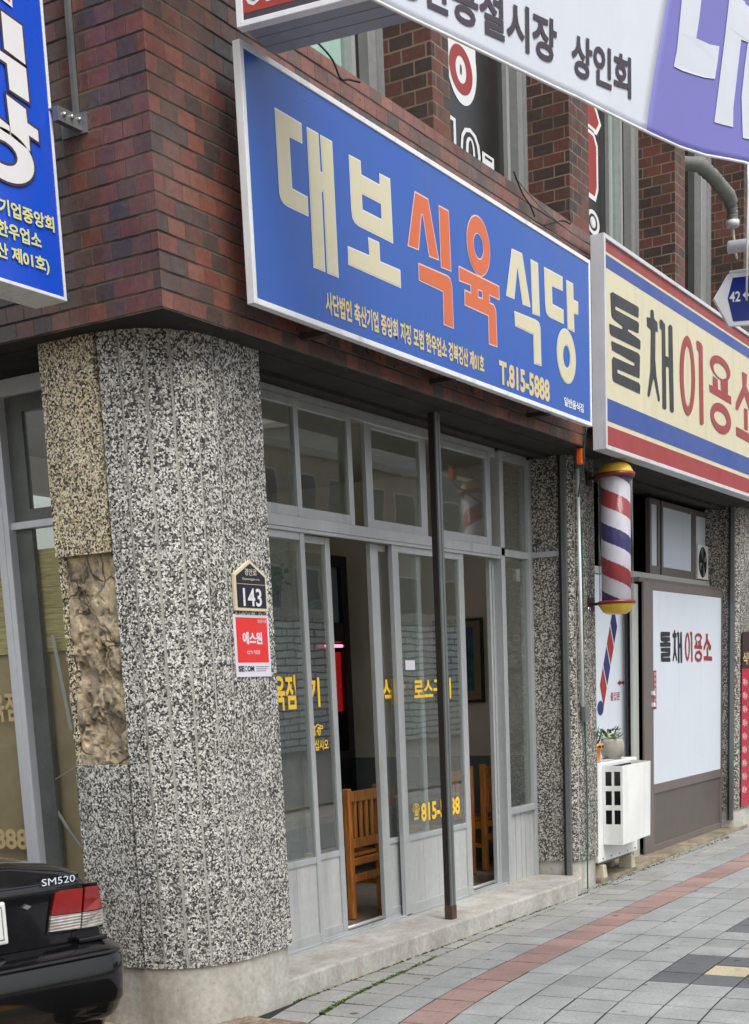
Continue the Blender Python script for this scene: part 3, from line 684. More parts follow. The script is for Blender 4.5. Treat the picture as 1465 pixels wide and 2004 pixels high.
def pillar2(x, xr):
    p = [(x, .06), (x, -.285), (x+.05, -.33), (x+.13, -.345), (xr, -.345), (xr, .06)]
    return pillar(p, .105, 3.055, False, {0: [(.105, 3.055, 'stone_d', 0)], 1: [(.105, 3.055, 'stone_d', 0)], 2: [(.105, 3.055, 'stone_d', 0)], 3: [(.105, 3.055, 'stone_d', 0)]})
pillar2(9.67, 10.06); pillar2(13.87, 14.9)

# -- restaurant shopfront: fixed frame, transom windows, sliding doors
f = MB()
f.box(5.73, 9.16, -.03, .10, 2.338, 2.397); f.box(5.73, 9.16, -.024, .005, 2.318, 2.338)   # transom beam
f.box(9.16, 9.67, -.005, .08, 2.342, 2.392)
f.box(9.66, 9.672, -.235, -.005, 2.352, 2.392)                                             # strip across the pillar side
f.box(9.10, 9.16, -.03, .07, 0, 3.04)                                                       # mullion
f.box(9.615, 9.668, -.012, .07, 0, 3.04)                                                    # right jamb
f.box(9.16, 9.615, -.015, .05, .505, .55)                                                   # sill rail of the fixed light
f.box(5.73, 9.10, .0, .10, 3.0, 3.06); f.box(9.16, 9.615, 0, .08, 3.0, 3.06)
f.box(5.73, 9.10, -.02, .10, -.012, .006); f.box(5.73, 9.10, -.012, -.002, .006, .022); f.box(5.73, 9.10, .028, .038, .006, .022)
SF = bpart(f, 'shopfront_frame', M['alu'], bevel=.003)
q = MB(); q.box(9.16, 9.615, .018, .024, .55, 2.342); q.box(9.16, 9.615, .018, .024, 2.392, 3.0); q.build('glass_pane', M['glass'], SF)
q = MB(); q.box(9.16, 9.62, .012, .03, 0, .505)
for x in (9.30, 9.40, 9.475): q.box(x, x+.012, .004, .012, .01, .50)
q.build('kick_panel', M['kick'], SF)
q = MB(); q.box(9.535, 9.60, .06, .085, 2.19, 2.28); q.build('wall_switch', M['ivory_plastic'], SF)
def transom(x0, x1, y, wl, wr, zb=2.40, zt=3.02):
    q = MB(); q.box(x0, x0+wl, y, y+.03, zb, zt); q.box(x1-wr, x1, y, y+.03, zb, zt); q.box(x0+wl, x1-wr, y+.002, y+.03, zb, zb+.056); q.box(x0+wl, x1-wr, y+.002, y+.03, zt-.045, zt)
    o = bpart(q, 'transom_window', M['alu'], bevel=.003); p = MB(); p.box(x0+wl, x1-wr, y+.014, y+.019, zb+.056, zt-.045); p.build('glass_pane', M['glass'], o)
    return o
transom(5.73, 6.62, -.012, .04, .045); transom(6.60, 7.185, -.004, .03, .05); transom(7.36, 8.11, .012, .075, .08); transom(8.22, 9.0, -.008, .05, .07)
def door(x0, x1, y, wl, wr, panels=(), cut=(2.28, .49)):
    q = MB(); zt, zm = 2.318, .485
    q.box(x0, x0+wl, y, y+.032, .004, zt); q.box(x1-wr, x1, y, y+.032, .004, zt)
    q.box(x0+wl, x1-wr, y+.003, y+.030, .008, .078); q.box(x0+wl, x1-wr, y+.003, y+.030, zm, zm+.036); q.box(x0+wl, x1-wr, y+.003, y+.030, zt-.04, zt)
    o = bpart(q, 'sliding_door', M['alu'], bevel=.003)
    p = MB(); p.box(x0+wl, x1-wr, y+.013, y+.018, zm+.036, zt-.04); p.build('glass_pane', M['glass'], o)
    p = MB(); p.box(x0+wl, x1-wr, y+.012, y+.024, .078, zm)
    w = x1-wr-x0-wl; k = max(2, int(w/.17))
    for i in range(1, k): p.box(x0+wl+w*i/k-.0025, x0+wl+w*i/k+.0025, y+.0105, y+.012, .08, zm-.003)
    p.build('kick_panel', M['kick'], o)
    return o
dA = door(5.74, 6.622, -.012, .04, .043); dA2 = door(6.20, 6.952, .034, .045, .05)
dB = door(7.405, 8.02, .034, .09, .05); dC = door(7.59, 8.545, -.012, .075, .07); dD = door(9.035, 9.11, .034, .03, .03)
for x0, x1 in ((6.955, 7.40), (8.55, 9.03)):
    q = MB(); q.tube([(x0, .066, .03), (x1, .066, .03)], .013, 10); q.build('threshold_bar', M['alu'], SF)
def yv(body, x0, x1, z0, z1, y, par, bold=.02, m='yellow_vinyl'):
    q = MB(); write(q, body, x0, x1, z0, z1, XZ(y), 0, bold); return q.build('lettering', M[m], par)
yv('식육점', 6.14, 6.47, 1.362, 1.552, -.001, dA, .03)
yv('기', 6.655, 6.785, 1.368, 1.535, .045, dA2, .03); yv('오십시오', 6.655, 6.848, 1.120, 1.182, .045, dA2, .02)
yv('☞', 6.70, 6.80, 1.20, 1.272, .045, dA2, .01)
yv('식', 7.50, 7.63, 1.352, 1.518, .045, dB, .03); yv('당', 7.66, 7.79, 1.352, 1.518, .045, dB, .03)
yv('로스구이', 7.815, 8.325, 1.372, 1.508, -.001, dC, .03); yv('☎', 7.742, 7.83, .606, .718, -.001, dC, .01); yv('815-5888', 7.85, 8.40, .592, .712, -.001, dC, .035)
q = MB(); q.box(7.72, 7.84, -.0015, 0, 1.565, 1.625); q.build('paper_note', M['stk_white'], dC)
# -- inside the restaurant
b = MB(); b.box(5.62, 10.6, 3.0, 3.1, .0, .3); b.box(5.62, 10.6, 3.0, 3.1, 2.95, 3.3); b.box(9.35, 10.6, 3.0, 3.1, .3, 2.95); b.box(10.55, 10.65, .1, 3.0, .0, 3.3)
bpart(b, 'interior_wall', M['wall_in'])
b = MB()
for x in (5.66, 6.88, 8.10, 9.30): b.box(x, x+.05, 3.02, 3.06, .3, 2.95)
ADDED_WIN = bpart(b, 'rear_window', M['alu_d'])  # unseen window, added so that daylight brightens the room
b = MB(); b.box(5.66, 9.35, 3.03, 3.036, .3, 2.95); b.build('glass_pane', M['glass_l'], ADDED_WIN)
b = MB(); b.box(5.70, 10.55, 2.985, 3.0, .0, .29); b.box(10.535, 10.55, .12, 2.985, 0, .865); bpart(b, 'dado', M['dado'])
b = MB(); b.box(5.5, 10.6, .1, 3.0, 3.2, 3.3); bpart(b, 'interior_ceiling', M['ceil_in'])
b = MB(); b.box(5.5, 10.6, .10, 3.0, -.10, -.004); bpart(b, 'interior_floor', M['floor_in'])
# -- window on the alley side
f = MB(); X = 5.40
f.box(X-.03, X+.05, .971, 1.058, .45, 3.05); f.box(X-.034, X-.028, 1.005, 1.012, .45, 3.05)
f.box(X-.012, X+.05, .20, .971, 2.334, 2.369); f.box(X-.012, X+.05, 1.058, 3.4, 2.334, 2.369); f.box(X-.02, X+.05, .2, 3.4, .40, .46)
f.box(X-.01, X+.06, .2, 3.4, 2.98, 3.06); f.box(X, X+.05, 1.85, 1.92, .46, 3.0); f.box(X-.02, X+.05, 3.3, 3.4, .4, 3.05)
SW = bpart(f, 'side_window', M['alu_w'], bevel=.004)
f = MB(); f.box(X+.02, X+.05, .86, .971, .46, 3.0); f.box(X+.02, X+.05, .2, .30, 2.37, 3.0); f.box(X+.015, X+.05, .3, .86, 2.90, 2.98); f.box(X+.02, X+.05, .3, .86, 2.37, 2.43); f.box(X+.02, X+.05, 1.058, 1.10, .46, 3.0)
f.build('sash', M['dark_frame'], SW)
q = MB(); q.box(X+.030, X+.036, .2, 3.3, .46, 2.98); q.build('glass_pane', M['glass_l'], SW)
q = MB(); q.box(5.462, 5.476, .32, 3.3, 1.72, 2.235); q.build('reed_blind', M['reed'], SW)
M['back_board'] = plain('brown_wallpaper', hexc(196, 174, 134), .85, 0, .12, 3)
q = MB(); q.box(5.482, 5.495, .32, 3.3, 0, 1.9); q.build('wall_board', M['back_board'], SW)
LP = YZ(5.428)
q = MB(); write(q, '식육점', -1.40, -1.078, 1.368, 1.525, LP, 0, .03); q.build('lettering', M['pale_vinyl'], SW)
q = MB(); write(q, '815-5888', -1.75, -1.098, .680, .792, LP, 0, .03); q.build('lettering', M['pale_vinyl'], SW)
q = MB()
for (y0, z0), (y1, z1), w in (((.79, 1.80), (.717, 1.312), .012), ((.70, 1.45), (.66, 1.25), .009), ((.914, 1.036), (.685, 1.135), .006), ((.922, .97), (.80, .80), .012), ((.80, .80), (.66, .64), .008)):
    q.add([(X+.0285, y0-w, z0), (X+.0285, y0+w, z0), (X+.0285, y1+w, z1), (X+.0285, y1-w, z1)], [(3, 2, 1, 0)])
q.build('crack_tape', M['door_grey'], SW)
b = MB(); b.box(5.37, 5.6, .2, 6.5, -.15, .40); b.box(5.2, 5.6, 3.4, 6.5, .4, 3.1); bpart(b, 'alley_wall', M['plinth'])

# -- barber shopfront
b = MB(); b.box(10.66, 13.9, .6, .7, -.1, 3.3); b.box(10.66, 13.9, .07, .6, 3.19, 3.3); b.box(10.66, 13.9, .07, .6, -.2, -.1); b.box(13.87, 13.9, .02, .6, -.1, 3.2); bpart(b, 'shade_backing', M['gloss_black'])  # black backing, the shade of the unlit shop put into its colour
f = MB(); f.box(10.06, 14.0, -.03, .06, 2.305, 2.362); BF = bpart(f, 'barber_shopfront_frame', M['door_grey'], bevel=.004)
f = MB(); f.box(11.56, 11.66, -.035, .03, -.1, 2.30); f.box(11.67, 11.79, -.02, .03, -.1, 2.30); f.build('door_stile', M['brown_frame'], BF)
f = MB(); f.box(11.45, 11.595, -.12, -.10, -.1, 2.24); f.build('door_edge', M['door_grey'], BF)
f = MB(); f.box(10.06, 11.56, -.012, .0, .35, 2.30); PO = f.build('window_poster', M['poster'], BF)
f = MB(); f.box(10.06, 11.56, -.02, .02, -.1, .35); f.build('brown_panel', M['brown_panel'], BF)
for x0, x1, fan in ((12.23, 12.49, 0), (12.54, 13.47, 0), (13.49, 13.93, 1)):
    f = MB(); f.frame(x0, x1, 2.365, 3.02, .045, -.005, .04, .05, .075); o = bpart(f, 'barber_transom_window', M['brown_frame'], bevel=.003)
    p = MB(); p.box(x0+.045, x1-.045, .01, .018, 2.44, 2.97); p.build('film_pane', M['poster'], o)
    if fan:
        p = MB(); p.box(x0+.05, x1-.05, -.02, .01, 2.38, 2.70); fo = p.build('exhaust_fan', M['white_plastic'], o)
        p = MB(); p.prism(ell((x0+x1)/2-.02, 2.54, .125, .145), XZ(-.023), 0, None); p.build('fan_opening', M['gloss_black'], o)
        p = MB()
        for k in range(4):
            a = k*math.pi/2+.4; p.prism([((x0+x1)/2-.02+.02*math.cos(a), 2.54+.02*math.sin(a)), ((x0+x1)/2-.02+.12*math.cos(a-.3), 2.54+.14*math.sin(a-.3)), ((x0+x1)/2-.02+.12*math.cos(a+.25), 2.54+.14*math.sin(a+.25))], XZ(-.026), 0, .002)
        p.build('fan_blade', M['galv'], o)
f = MB(); f.box(11.60, 11.835, -.17, -.15, -.11, 2.262); f.box(13.82, 13.868, -.17, -.13, -.11, 2.262); f.box(11.835, 13.82, -.17, -.13, 2.195, 2.262); f.box(11.835, 13.82, -.17, -.13, .43, .515); f.box(11.835, 13.82, -.17, -.13, -.11, -.03)
DR = bpart(f, 'shop_door', M['brown_frame'], bevel=.004)
p = MB(); p.box(11.835, 13.82, -.158, -.135, -.03, .43); p.build('kick_panel', M['brown_panel'], DR)
p = MB(); p.box(11.835, 13.82, -.166, -.135, .515, 2.195); p.build('white_panel', M['poster'], DR)
PP = XZ(-.168)
def again(keys, rings, box, m):
    """the same block letters once more, smaller, on the white door panel"""
    P = [p for k in keys for p in LT[k]]; E_ = [(ell(*LT[r][:4]), ell(*LT[r][4:])) for r in rings]
    al = [q_ for p in P for q_ in p]+[q_ for o_, i_ in E_ for q_ in o_]
    a_, b_, c_, d_ = min(q_[0] for q_ in al), max(q_[0] for q_ in al), min(q_[1] for q_ in al), max(q_[1] for q_ in al)
    mp = lambda u, v, d: PP(box[0]+(u-a_)/(b_-a_)*(box[1]-box[0]), box[2]+(v-c_)/(d_-c_)*(box[3]-box[2]), d)
    for i, p in enumerate(P): p = offset(p, .008); q = MB(); q.prism(p, mp, -.0004*i, None); q.build('letter', M[m], DR)
    for k, (o_, i_) in enumerate(E_): q = MB(); q.prism(o_, mp, -.0024-.0004*k, None, i_); q.build('letter', M[m], DR)
again(['dol', 'chae'], [], (12.02, 12.62, 1.575, 1.862), 'black_vinyl')
again(['i_bar', 'yong_mid', 'so'], ['i_ring', 'yong_ring1', 'yong_ring2'], (12.70, 13.52, 1.58, 1.855), 'red_vinyl')
p = MB(); p.box(11.842, 11.915, -.1675, -.166, 1.175, 1.512); p.build('notice_sticker', M['red_vinyl'], DR)
p = MB()
for k in range(7): write(p, '자동문', 11.85, 11.905, 1.195+.045*k, 1.225+.045*k, XZ(-.1685), 0, .01)
p.build('lettering', M['stk_white'], DR)
p = MB(); p.box(11.775, 11.82, -.19, -.17, 1.30, 1.335); p.box(11.78, 11.825, -.19, -.17, 1.20, 1.235); p.build('door_handle', M['white_plastic'], DR)
f = MB(); f.box(11.60, 13.868, -.13, .0, 2.262, 2.30); bpart(f, 'door_head', M['brown_frame'])
# striped pole graphic, arrow and word on the poster
A0, A1, wv = Vector((11.36, 2.03)), Vector((10.98, 1.27)), .075
dv = (A1-A0).normalized(); nv2 = Vector((-dv.y, dv.x)); Lp = (A1-A0).length; PQ = XZ(-.0145)
for mname, sel in (('navy_vinyl', 0), ('red_vinyl', 1)):
    k = 0; s = 0
    while s < Lp-.15:
        if k % 2 == sel:
            pts = [A0+dv*(s+.0)+nv2*wv*-1, A0+dv*(s+.165)+nv2*wv*-1, A0+dv*(s+.285)+nv2*wv, A0+dv*(s+.12)+nv2*wv]
            q = MB(); q.prism([tuple(p) for p in pts], PQ, 0, None); q.build('pole_graphic', M[mname], PO)
        s += .19; k += 1
    if sel == 0: q = MB(); q.prism(ell(A1.x-.01, A1.y-.05, .07, .06, 20), PQ, -.0005, None); q.build('pole_graphic', M[mname], PO)
q = MB(); q.prism([(11.36, 1.42), (11.43, 1.445), (11.43, 1.43), (11.53, 1.43), (11.53, 1.41), (11.43, 1.41), (11.43, 1.395)], PQ, 0, None)
q.build('arrow', M['red_vinyl'], PO); q = MB(); write(q, '출입문', 11.20, 11.42, 1.275, 1.345, PQ, 0, .01); q.build('lettering', M['red_vinyl'], PO)
# shops further along, past the third pillar
b = MB(); b.box(14.9, 24, -.02, .1, -.1, 3.06); bpart(b, 'far_shopfront', M['brown_panel'])

# ================================================================== steps and kerb
s = MB(); s.add([(5.70, -.378, 0), (9.42, -.425, 0), (9.60, -.39, 0), (9.66, -.30, 0), (9.66, .02, 0), (5.70, .02, 0)] + [(5.70, -.384, G-.03), (9.42, -.43, G-.03), (9.60, -.395, G-.03), (9.665, -.30, G-.03), (9.66, .02, G-.03), (5.70, .02, G-.03)],
    [(0, 1, 2, 3, 4, 5), (0, 6, 7, 1), (1, 7, 8, 2), (2, 8, 9, 3), (5, 11, 6, 0)])
tag(s.build('concrete_step', M['step'], bevel=.012), 'worn pale concrete step along the restaurant sliding doors', 'step')
s = MB(); s.add([(10.07, -.36, -.088), (13.6, -.33, -.088), (14.2, -.34, -.088), (14.2, .02, -.088), (10.07, .02, -.088)]+[(10.07, -.37, G-.03), (13.6, -.34, G-.03), (14.2, -.35, G-.03), (14.2, .02, G-.03), (10.07, .02, G-.03)],
    [(0, 1, 2, 3, 4), (0, 5, 6, 1), (1, 6, 7, 2), (4, 9, 5, 0)])
tag(s.build('door_sill', M['kerb'], bevel=.01), 'low rust stained concrete sill under the brown barber door', 'sill')
# ================================================================== signs
def letters(par, key, y, col, edge=None, ew=.006, holes=None, rings=()):
    """traced block letters lying on a sign face, with a thin outline layer behind"""
    polys = LT[key] if key else []
    if edge:
        q = MB()
        for i, p in enumerate(polys):
            h = holes if (holes and i == 0) else None
            q.prism(offset(p, ew), XZ(y), -.001, None, offset(h, -ew) if h else None)
        for r in rings: q.prism(ell(r[0], r[1], r[2]+ew, r[3]+ew), XZ(y), -.0012, None, ell(r[4], r[5], r[6]-ew, r[7]-ew))
        q.build('letter_outline', M[edge], par)
    q = MB()
    for i, p in enumerate(polys):
        q.prism(p, XZ(y), -.002-.0004*i, None, holes if (holes and i == 0) else None)
    for i, r in enumerate(rings): q.prism(ell(*r[:4]), XZ(y), -.0034-.0004*i, None, ell(*r[4:]))
    return q.build('letter', M[col], par)
# -- blue restaurant sign
S1 = thing('signboard', (7.24, -.69, 3.126), 'long blue signboard with cream and orange letters over the restaurant doors', 'sign')
f = MB(); f.frame(5.295, 9.19, 3.126, 4.166, .026, -.69, -.650); f.box(5.30, 9.185, -.658, -.6495, 3.13, 4.16); f.build('sign_frame', M['white_frame'], S1, bevel=.003)
f = MB(); f.box(5.32, 9.165, -.684, -.66, 3.15, 4.142); f.build('sign_face', M['blue'], S1)
yf = -.6845
letters(S1, 'dae', yf, 'cream', 'offwhite'); letters(S1, 'bo', yf, 'cream', 'offwhite', .006, LT['bo_hole'])
letters(S1, 'sik1', yf, 'orange', 'pink', .008); letters(S1, 'yuk', yf, 'orange', 'pink', .008, LT['yuk_hole'], [LT['yuk_ring']])
letters(S1, 'sik2', yf, 'cream', 'offwhite'); letters(S1, 'dang', yf, 'cream', 'offwhite', .006, None, [LT['dang_ring']])
q = MB(); write(q, '사단법인 축산기업 중앙회 지정 모범 한우업소 경북경산 제01호', 5.884, 7.56, 3.20, 3.30, XZ(yf), -.0015, .035); q.build('lettering', M['gold'], S1)
q = MB(); write(q, 'T.815-5888', 7.76, 8.49, 3.178, 3.312, XZ(yf), -.0015, .04); q.build('lettering', M['gold'], S1)
q = MB(); write(q, '일반음식점', 8.72, 9.046, 3.194, 3.250, XZ(yf), -.0015, .03); q.build('lettering', M['offwhite'], S1)
for x in (5.9, 7.2, 8.5): q = MB(); q.box(x, x+.05, -.66, -.52, 3.112, 3.14); q.build('bracket', M['steel_d'], S1)
# -- barber sign
S2 = thing('signboard', (11.4, -.69, 3.014), 'cream barber signboard banded in red and blue with dark and red letters', 'sign')
xr = 13.6
f = MB(); f.frame(9.415, xr, 3.012, 4.39, .028, -.70, -.60); f.box(9.42, xr-.005, -.612, -.5995, 3.02, 4.38); f.build('sign_frame', M['white_frame2'], S2, bevel=.003)
f = MB(); f.box(9.443, xr-.028, -.684, -.66, 3.04, 4.362); f.build('sign_face', M['cream2'], S2)
for z0, z1, m in ((4.292, 4.362, 'red_vinyl'), (4.19, 4.272, 'sign_blue_stripe'), (3.205, 3.352, 'sign_blue_stripe'), (3.04, 3.172, 'red_vinyl')):
    f = MB(); f.box(9.443, xr-.028, -.6855, -.684, z0, z1); f.build('colour_band', M[m], S2)
letters(S2, 'dol', yf, 'black_vinyl'); letters(S2, 'chae', yf, 'black_vinyl')
letters(S2, 'i_bar', yf, 'red_vinyl', None, 0, None, [LT['i_ring']])
letters(S2, 'yong_mid', yf, 'red_vinyl', None, 0, None, [LT['yong_ring1'], LT['yong_ring2']]); letters(S2, 'so', yf, 'red_vinyl')
for x in (9.7, 11.3):
    for z in (3.2, 4.2): q = MB(); q.box(x, x+.05, -.62, -.52, z, z+.04); q.build('bracket', M['steel_d'], S2)
# -- projecting sign on the alley wall
M['lemon'] = plain('lemon_vinyl', hexc(222, 222, 140), .4, 0, .05, 4)
S3 = thing('projecting_sign', (4.4, -.05, 3.12), 'tall blue projecting sign with white letters fixed to the alley wall', 'sign')
L3 = XZ(-.1215)
f = MB(); f.frame(4.07, 4.735, 3.115, 5.3, .014, -.12, .06); f.build('sign_frame', M['white_frame'], S3, bevel=.002)
f = MB(); f.box(4.08, 4.725, -.116, .055, 3.125, 5.29); f.build('sign_face', M['blue2'], S3)
def p3(pts): return pts
big = [[(4.487, 4.130), (4.598, 4.115), (4.600, 3.975), (4.487, 3.995)], [(4.43, 3.985), (4.601, 3.962), (4.603, 3.838), (4.497, 3.852), (4.494, 3.945), (4.43, 3.955)],
       [(4.476, 3.828), (4.580, 3.806), (4.582, 3.756), (4.640, 3.745), (4.640, 3.702), (4.584, 3.712), (4.585, 3.652), (4.483, 3.680)], [(4.36, 3.745), (4.478, 3.715), (4.478, 3.68), (4.36, 3.70)]]
for m, e in (('sign_dark', .010), ('offwhite', 0)):
    q = MB(); d = 0 if e else -.001
    for p in big: q.prism(offset(p, e) if e else p, L3, d, None)
    q.prism(ell(4.44, 3.60, .160+e, .098+e), L3, d, None, ell(4.43, 3.605, .078-e, .045-e))
    q.build('letter' if not e else 'letter_outline', M[m], S3)
q = MB(); q.prism([(4.36, 4.20), (4.555, 4.165), (4.555, 4.6), (4.36, 4.6)], L3, 0, None); q.build('letter', M['offwhite'], S3)
q = MB(); q.prism([(4.36, 4.22), (4.543, 4.18), (4.543, 4.6), (4.36, 4.6)], L3, -.001, None); q.build('letter', M['orange'], S3)
q = MB(); write(q, '축산기업중앙회', 4.255, 4.690, 3.372, 3.432, L3, -.001, .03); q.build('lettering', M['lemon'], S3); q = MB(); write(q, '모범한우업소', 4.235, 4.605, 3.288, 3.348, L3, -.001, .03); q.build('lettering', M['lemon'], S3); q = MB(); write(q, '경북경산 제01호)', 4.16, 4.640, 3.195, 3.262, L3, -.001, .03)
q.build('lettering', M['lemon'], S3)
for z in (3.80, 4.9):
    f = MB(); f.box(4.72, 4.90, -.165, -.135, z, z+.055); f.box(4.72, 4.87, -.136, -.07, z+.045, z+.052); f.box(4.862, 4.875, -.19, -.05, z-.01, z+.07); f.build('bracket', M['galv'], S3)
f = MB(); f.box(4.845, 4.866, -.155, -.135, 3.85, 5.2); f.build('mounting_rail', M['galv'], S3)
q = MB()
for k in range(3): q.lathe((4.755+.045*k, -.17, 3.83+.004*k), [(.008, -.006), (.008, .006)], 8)
q.build('bolt', M['chrome'], S3)
# -- red projecting sign above the blue one
S4 = thing('projecting_sign', (5.21, -.75, 4.16), 'red projecting sign box with slatted grey underside above the blue signboard', 'sign', rz=0)
o4 = Vector((0, 0)); a4 = Vector((.133, -.991)); b4 = Vector((.991, .133))
def l4(u, v, d):  # u out from the wall, d across the thickness
    p = a4*u+b4*d; return (5.208+p.x, -.74+p.y, 4.162+v)
def bx4(mb, u0, u1, v0, v1, d0, d1):
    c = [l4(u, v, d) for v in (v0, v1) for u, d in ((u0, d0), (u1, d0), (u1, d1), (u0, d1))]
    return mb.add(c, [(0, 1, 2, 3), (7, 6, 5, 4), (0, 4, 5, 1), (1, 5, 6, 2), (2, 6, 7, 3), (3, 7, 4, 0)])
f = MB(); bx4(f, 0, .03, 0, .62, 0, .05); bx4(f, 1.27, 1.3, 0, .62, 0, .05); bx4(f, .03, 1.27, 0, .022, 0, .05); bx4(f, .03, 1.27, .6, .62, 0, .05)
f.build('sign_frame', M['white_frame'], S4, bevel=.002)
f = MB(); bx4(f, .03, 1.27, .050, .6, .008, .05); f.build('sign_face', M['sign_red'], S4)
f = MB(); bx4(f, .03, 1.27, .022, .050, .009, .05); f.build('dark_band', M['sign_dark'], S4)
f = MB()
for k in range(3): bx4(f, .01, 1.29, .008+.0*k, .6, .052+.088*k, .052+.088*k+.083)
f.build('slat_casing', M['slat'], S4, bevel=.003)
q = MB(); w4_ = lambda u, v, d: l4(u, v, .007+d); write(q, '010-6', .035, .40, .070, .235, w4_, 0, .07); q.build('lettering', M['offwhite'], S4)
q = MB(); write(q, '010-6', .05, .385, .085, .22, w4_, -.001, 0); q.build('lettering', M['black_vinyl'], S4)
for x in (5.30, 5.44): f = MB(); f.box(x, x+.05, -.72, -.50, 4.55, 4.62); f.build('bracket', M['steel_d'], S4)

# -- banner strung across the pavement
B0 = Vector((3.47588, -2.4, 0)); Bd = Vector((.96825, -.24998, 0)); Bn = Vector((.24998, .96825, 0))
def bw(s, z): return .007*math.sin(s*3.1+z*2)+.002*math.sin(s*8+1-z*4)
def bmp(s, z, d): p = B0+Bd*s+Bn*(bw(s, z)+d); return (p.x, p.y, z)
bot = [(-2.0, 3.22), (-.6, 3.216), (0, 3.211), (.256, 3.207), (.539, 3.199), (.866, 3.192), (1.147, 3.176), (1.25, 3.172), (1.395, 3.170), (1.552, 3.180), (1.70, 3.20), (1.83, 3.216), (2.4, 3.235), (3.4, 3.25)]
def zb(s):
    for (a, za), (b_, zb_) in zip(bot, bot[1:]):
        if a <= s <= b_: return za+(zb_-za)*(s-a)/(b_-a)
    return 3.25
BN = thing('hanging_banner', (3.476, -2.4, 3.2), 'white and purple cloth banner with dark letters strung over the pavement', 'banner')
def edge(z): return 1.208+.0*z+(.115*((z-3.178)/.40)**1.15 if z > 3.178 else 0)
zt = 4.02; NV = 40
for nm, m, s0f, s1f, N in (('banner_cloth', 'banner_w', lambda z: -2.0, edge, 90), ('purple_field', 'banner_p', edge, lambda z: 3.4, 70)):
    q = MB(); q.smooth = True; vs = []
    for i in range(N+1):
        for j in range(NV+1):
            t = j/NV; z = 3.2+(zt-3.2)*t
            s_ = s0f(z)+(s1f(z)-s0f(z))*i/N; zz = zb(s_)+(zt-zb(s_))*t
            s_ = s0f(zz)+(s1f(zz)-s0f(zz))*i/N; vs.append(bmp(s_, zz, 0))
    q.add(vs, [(i*(NV+1)+j, (i+1)*(NV+1)+j, (i+1)*(NV+1)+j+1, i*(NV+1)+j+1) for i in range(N) for j in range(NV)])
    o = q.build(nm, M[m], BN); sm_ = o.modifiers.new('cloth', 'SOLIDIFY'); sm_.thickness = .001; sm_.offset = 0
q = MB(); q.tube([bmp(s_/20, zb(s_/20)-.004, -.002) for s_ in range(-40, 69)], .0045, 6); q.build('hem', M['white_frame'], BN)
q = MB(); q.tube([bmp(1.832, 3.21, -.004), bmp(1.822, 3.12, -.01), bmp(1.80, 3.02, -.02), bmp(1.79, 2.75, -.02)], .004, 6); q.build('cord', M['rope'], BN)
def bl(pl, m):
    q = MB()
    out = []
    for i in range(len(pl)):
        a, b_ = pl[i], pl[(i+1) % len(pl)]; n = max(1, int(math.hypot(b_[0]-a[0], b_[1]-a[1])/.03))
        out += [(a[0]+(b_[0]-a[0])*k/n, a[1]+(b_[1]-a[1])*k/n) for k in range(n)]
    q.prism(out, bmp, -.003, None); q.build('letter', M[m], BN)
bl([(1.43, 3.72), (1.375, 3.447), (1.357, 3.397), (1.41, 3.397), (1.472, 3.403), (1.541, 3.411), (1.613, 3.425), (1.63, 3.48), (1.643, 3.533), (1.578, 3.521), (1.493, 3.516), (1.512, 3.58), (1.545, 3.72)], 'banner_w')
bl([(1.715, 3.72), (1.681, 3.575), (1.659, 3.49), (1.609, 3.291), (1.67, 3.297), (1.734, 3.305), (1.736, 3.366), (1.784, 3.565), (1.792, 3.595), (1.842, 3.599), (1.835, 3.59), (1.816, 3.519), (1.792, 3.415), (1.799, 3.286), (1.88, 3.295), (1.90, 3.42), (1.96, 3.72), (1.88, 3.72), (1.865, 3.712), (1.819, 3.714), (1.820, 3.72)], 'banner_w')
q = MB(); write(q, '경산공설시장', .06, .755, 3.248, 3.368, bmp, -.0035, .028); q.build('lettering', M['dark_text'], BN); q = MB(); write(q, '상인회', .826, 1.124, 3.245, 3.362, bmp, -.0035, .028); q.build('lettering', M['dark_text'], BN)
# guy poles outside the picture carry it
q = MB(); q.tube([bmp(-2.0, 4.02, 0), bmp(3.4, 4.02, 0)], .008, 6); q.build('top_cord', M['rope'], BN)

# -- blue road name sign on its arm
RS = thing('road_sign', (6.43, -2.53, G), 'blue arrow shaped street sign marked 42 on a grey arm', 'sign')
ra = R(-56); rd_ = Vector((math.cos(ra), math.sin(ra), 0)); ro = Vector((6.324, -2.412, 0))
def rmp(u, v, d): p = ro+rd_*u+Vector((-rd_.y, rd_.x, 0))*d; return (p.x, p.y, v)
rp = [(0, 3.060), (.062, 3.158), (.95, 3.235), (.95, 2.99), (.066, 2.948)]
q = MB(); q.prism(offset(rp, .002), rmp, 0, .02); q.build('sign_plate', M['white_frame'], RS, bevel=.002)
q = MB(); q.prism([(.058, 3.06), (.080, 3.143), (.935, 3.218), (.935, 3.005), (.083, 2.965)], rmp, -.0012, None); q.build('blue_face', M['road_blue'], RS)
q = MB(); wr = lambda u, v, d: rmp(u, v+(u-.1)*.055, d); write(q, '42', .066, .114, 3.046, 3.088, wr, -.002, .02)
q.prism([(.124, 3.072), (.142, 3.090), (.142, 3.077), (.21, 3.081), (.21, 3.071), (.142, 3.067), (.142, 3.054)], rmp, -.002, None); q.build('lettering', M['white_frame'], RS)
q = MB(); q.tube([rmp(.05, 3.255, -.04), rmp(1.0, 3.345, -.04)], .026, 16); q.build('arm', M['white_frame2'], RS)
q = MB(); q.tube([rmp(.07, 3.168, .008), rmp(.95, 3.246, .008)], .007, 8); q.build('top_rail', M['white_frame'], RS)
q = MB(); q.tube([rmp(.97, 3.9, .02), rmp(.97, G, .02)], .045, 16); q.build('post', M['steel_g'], RS)

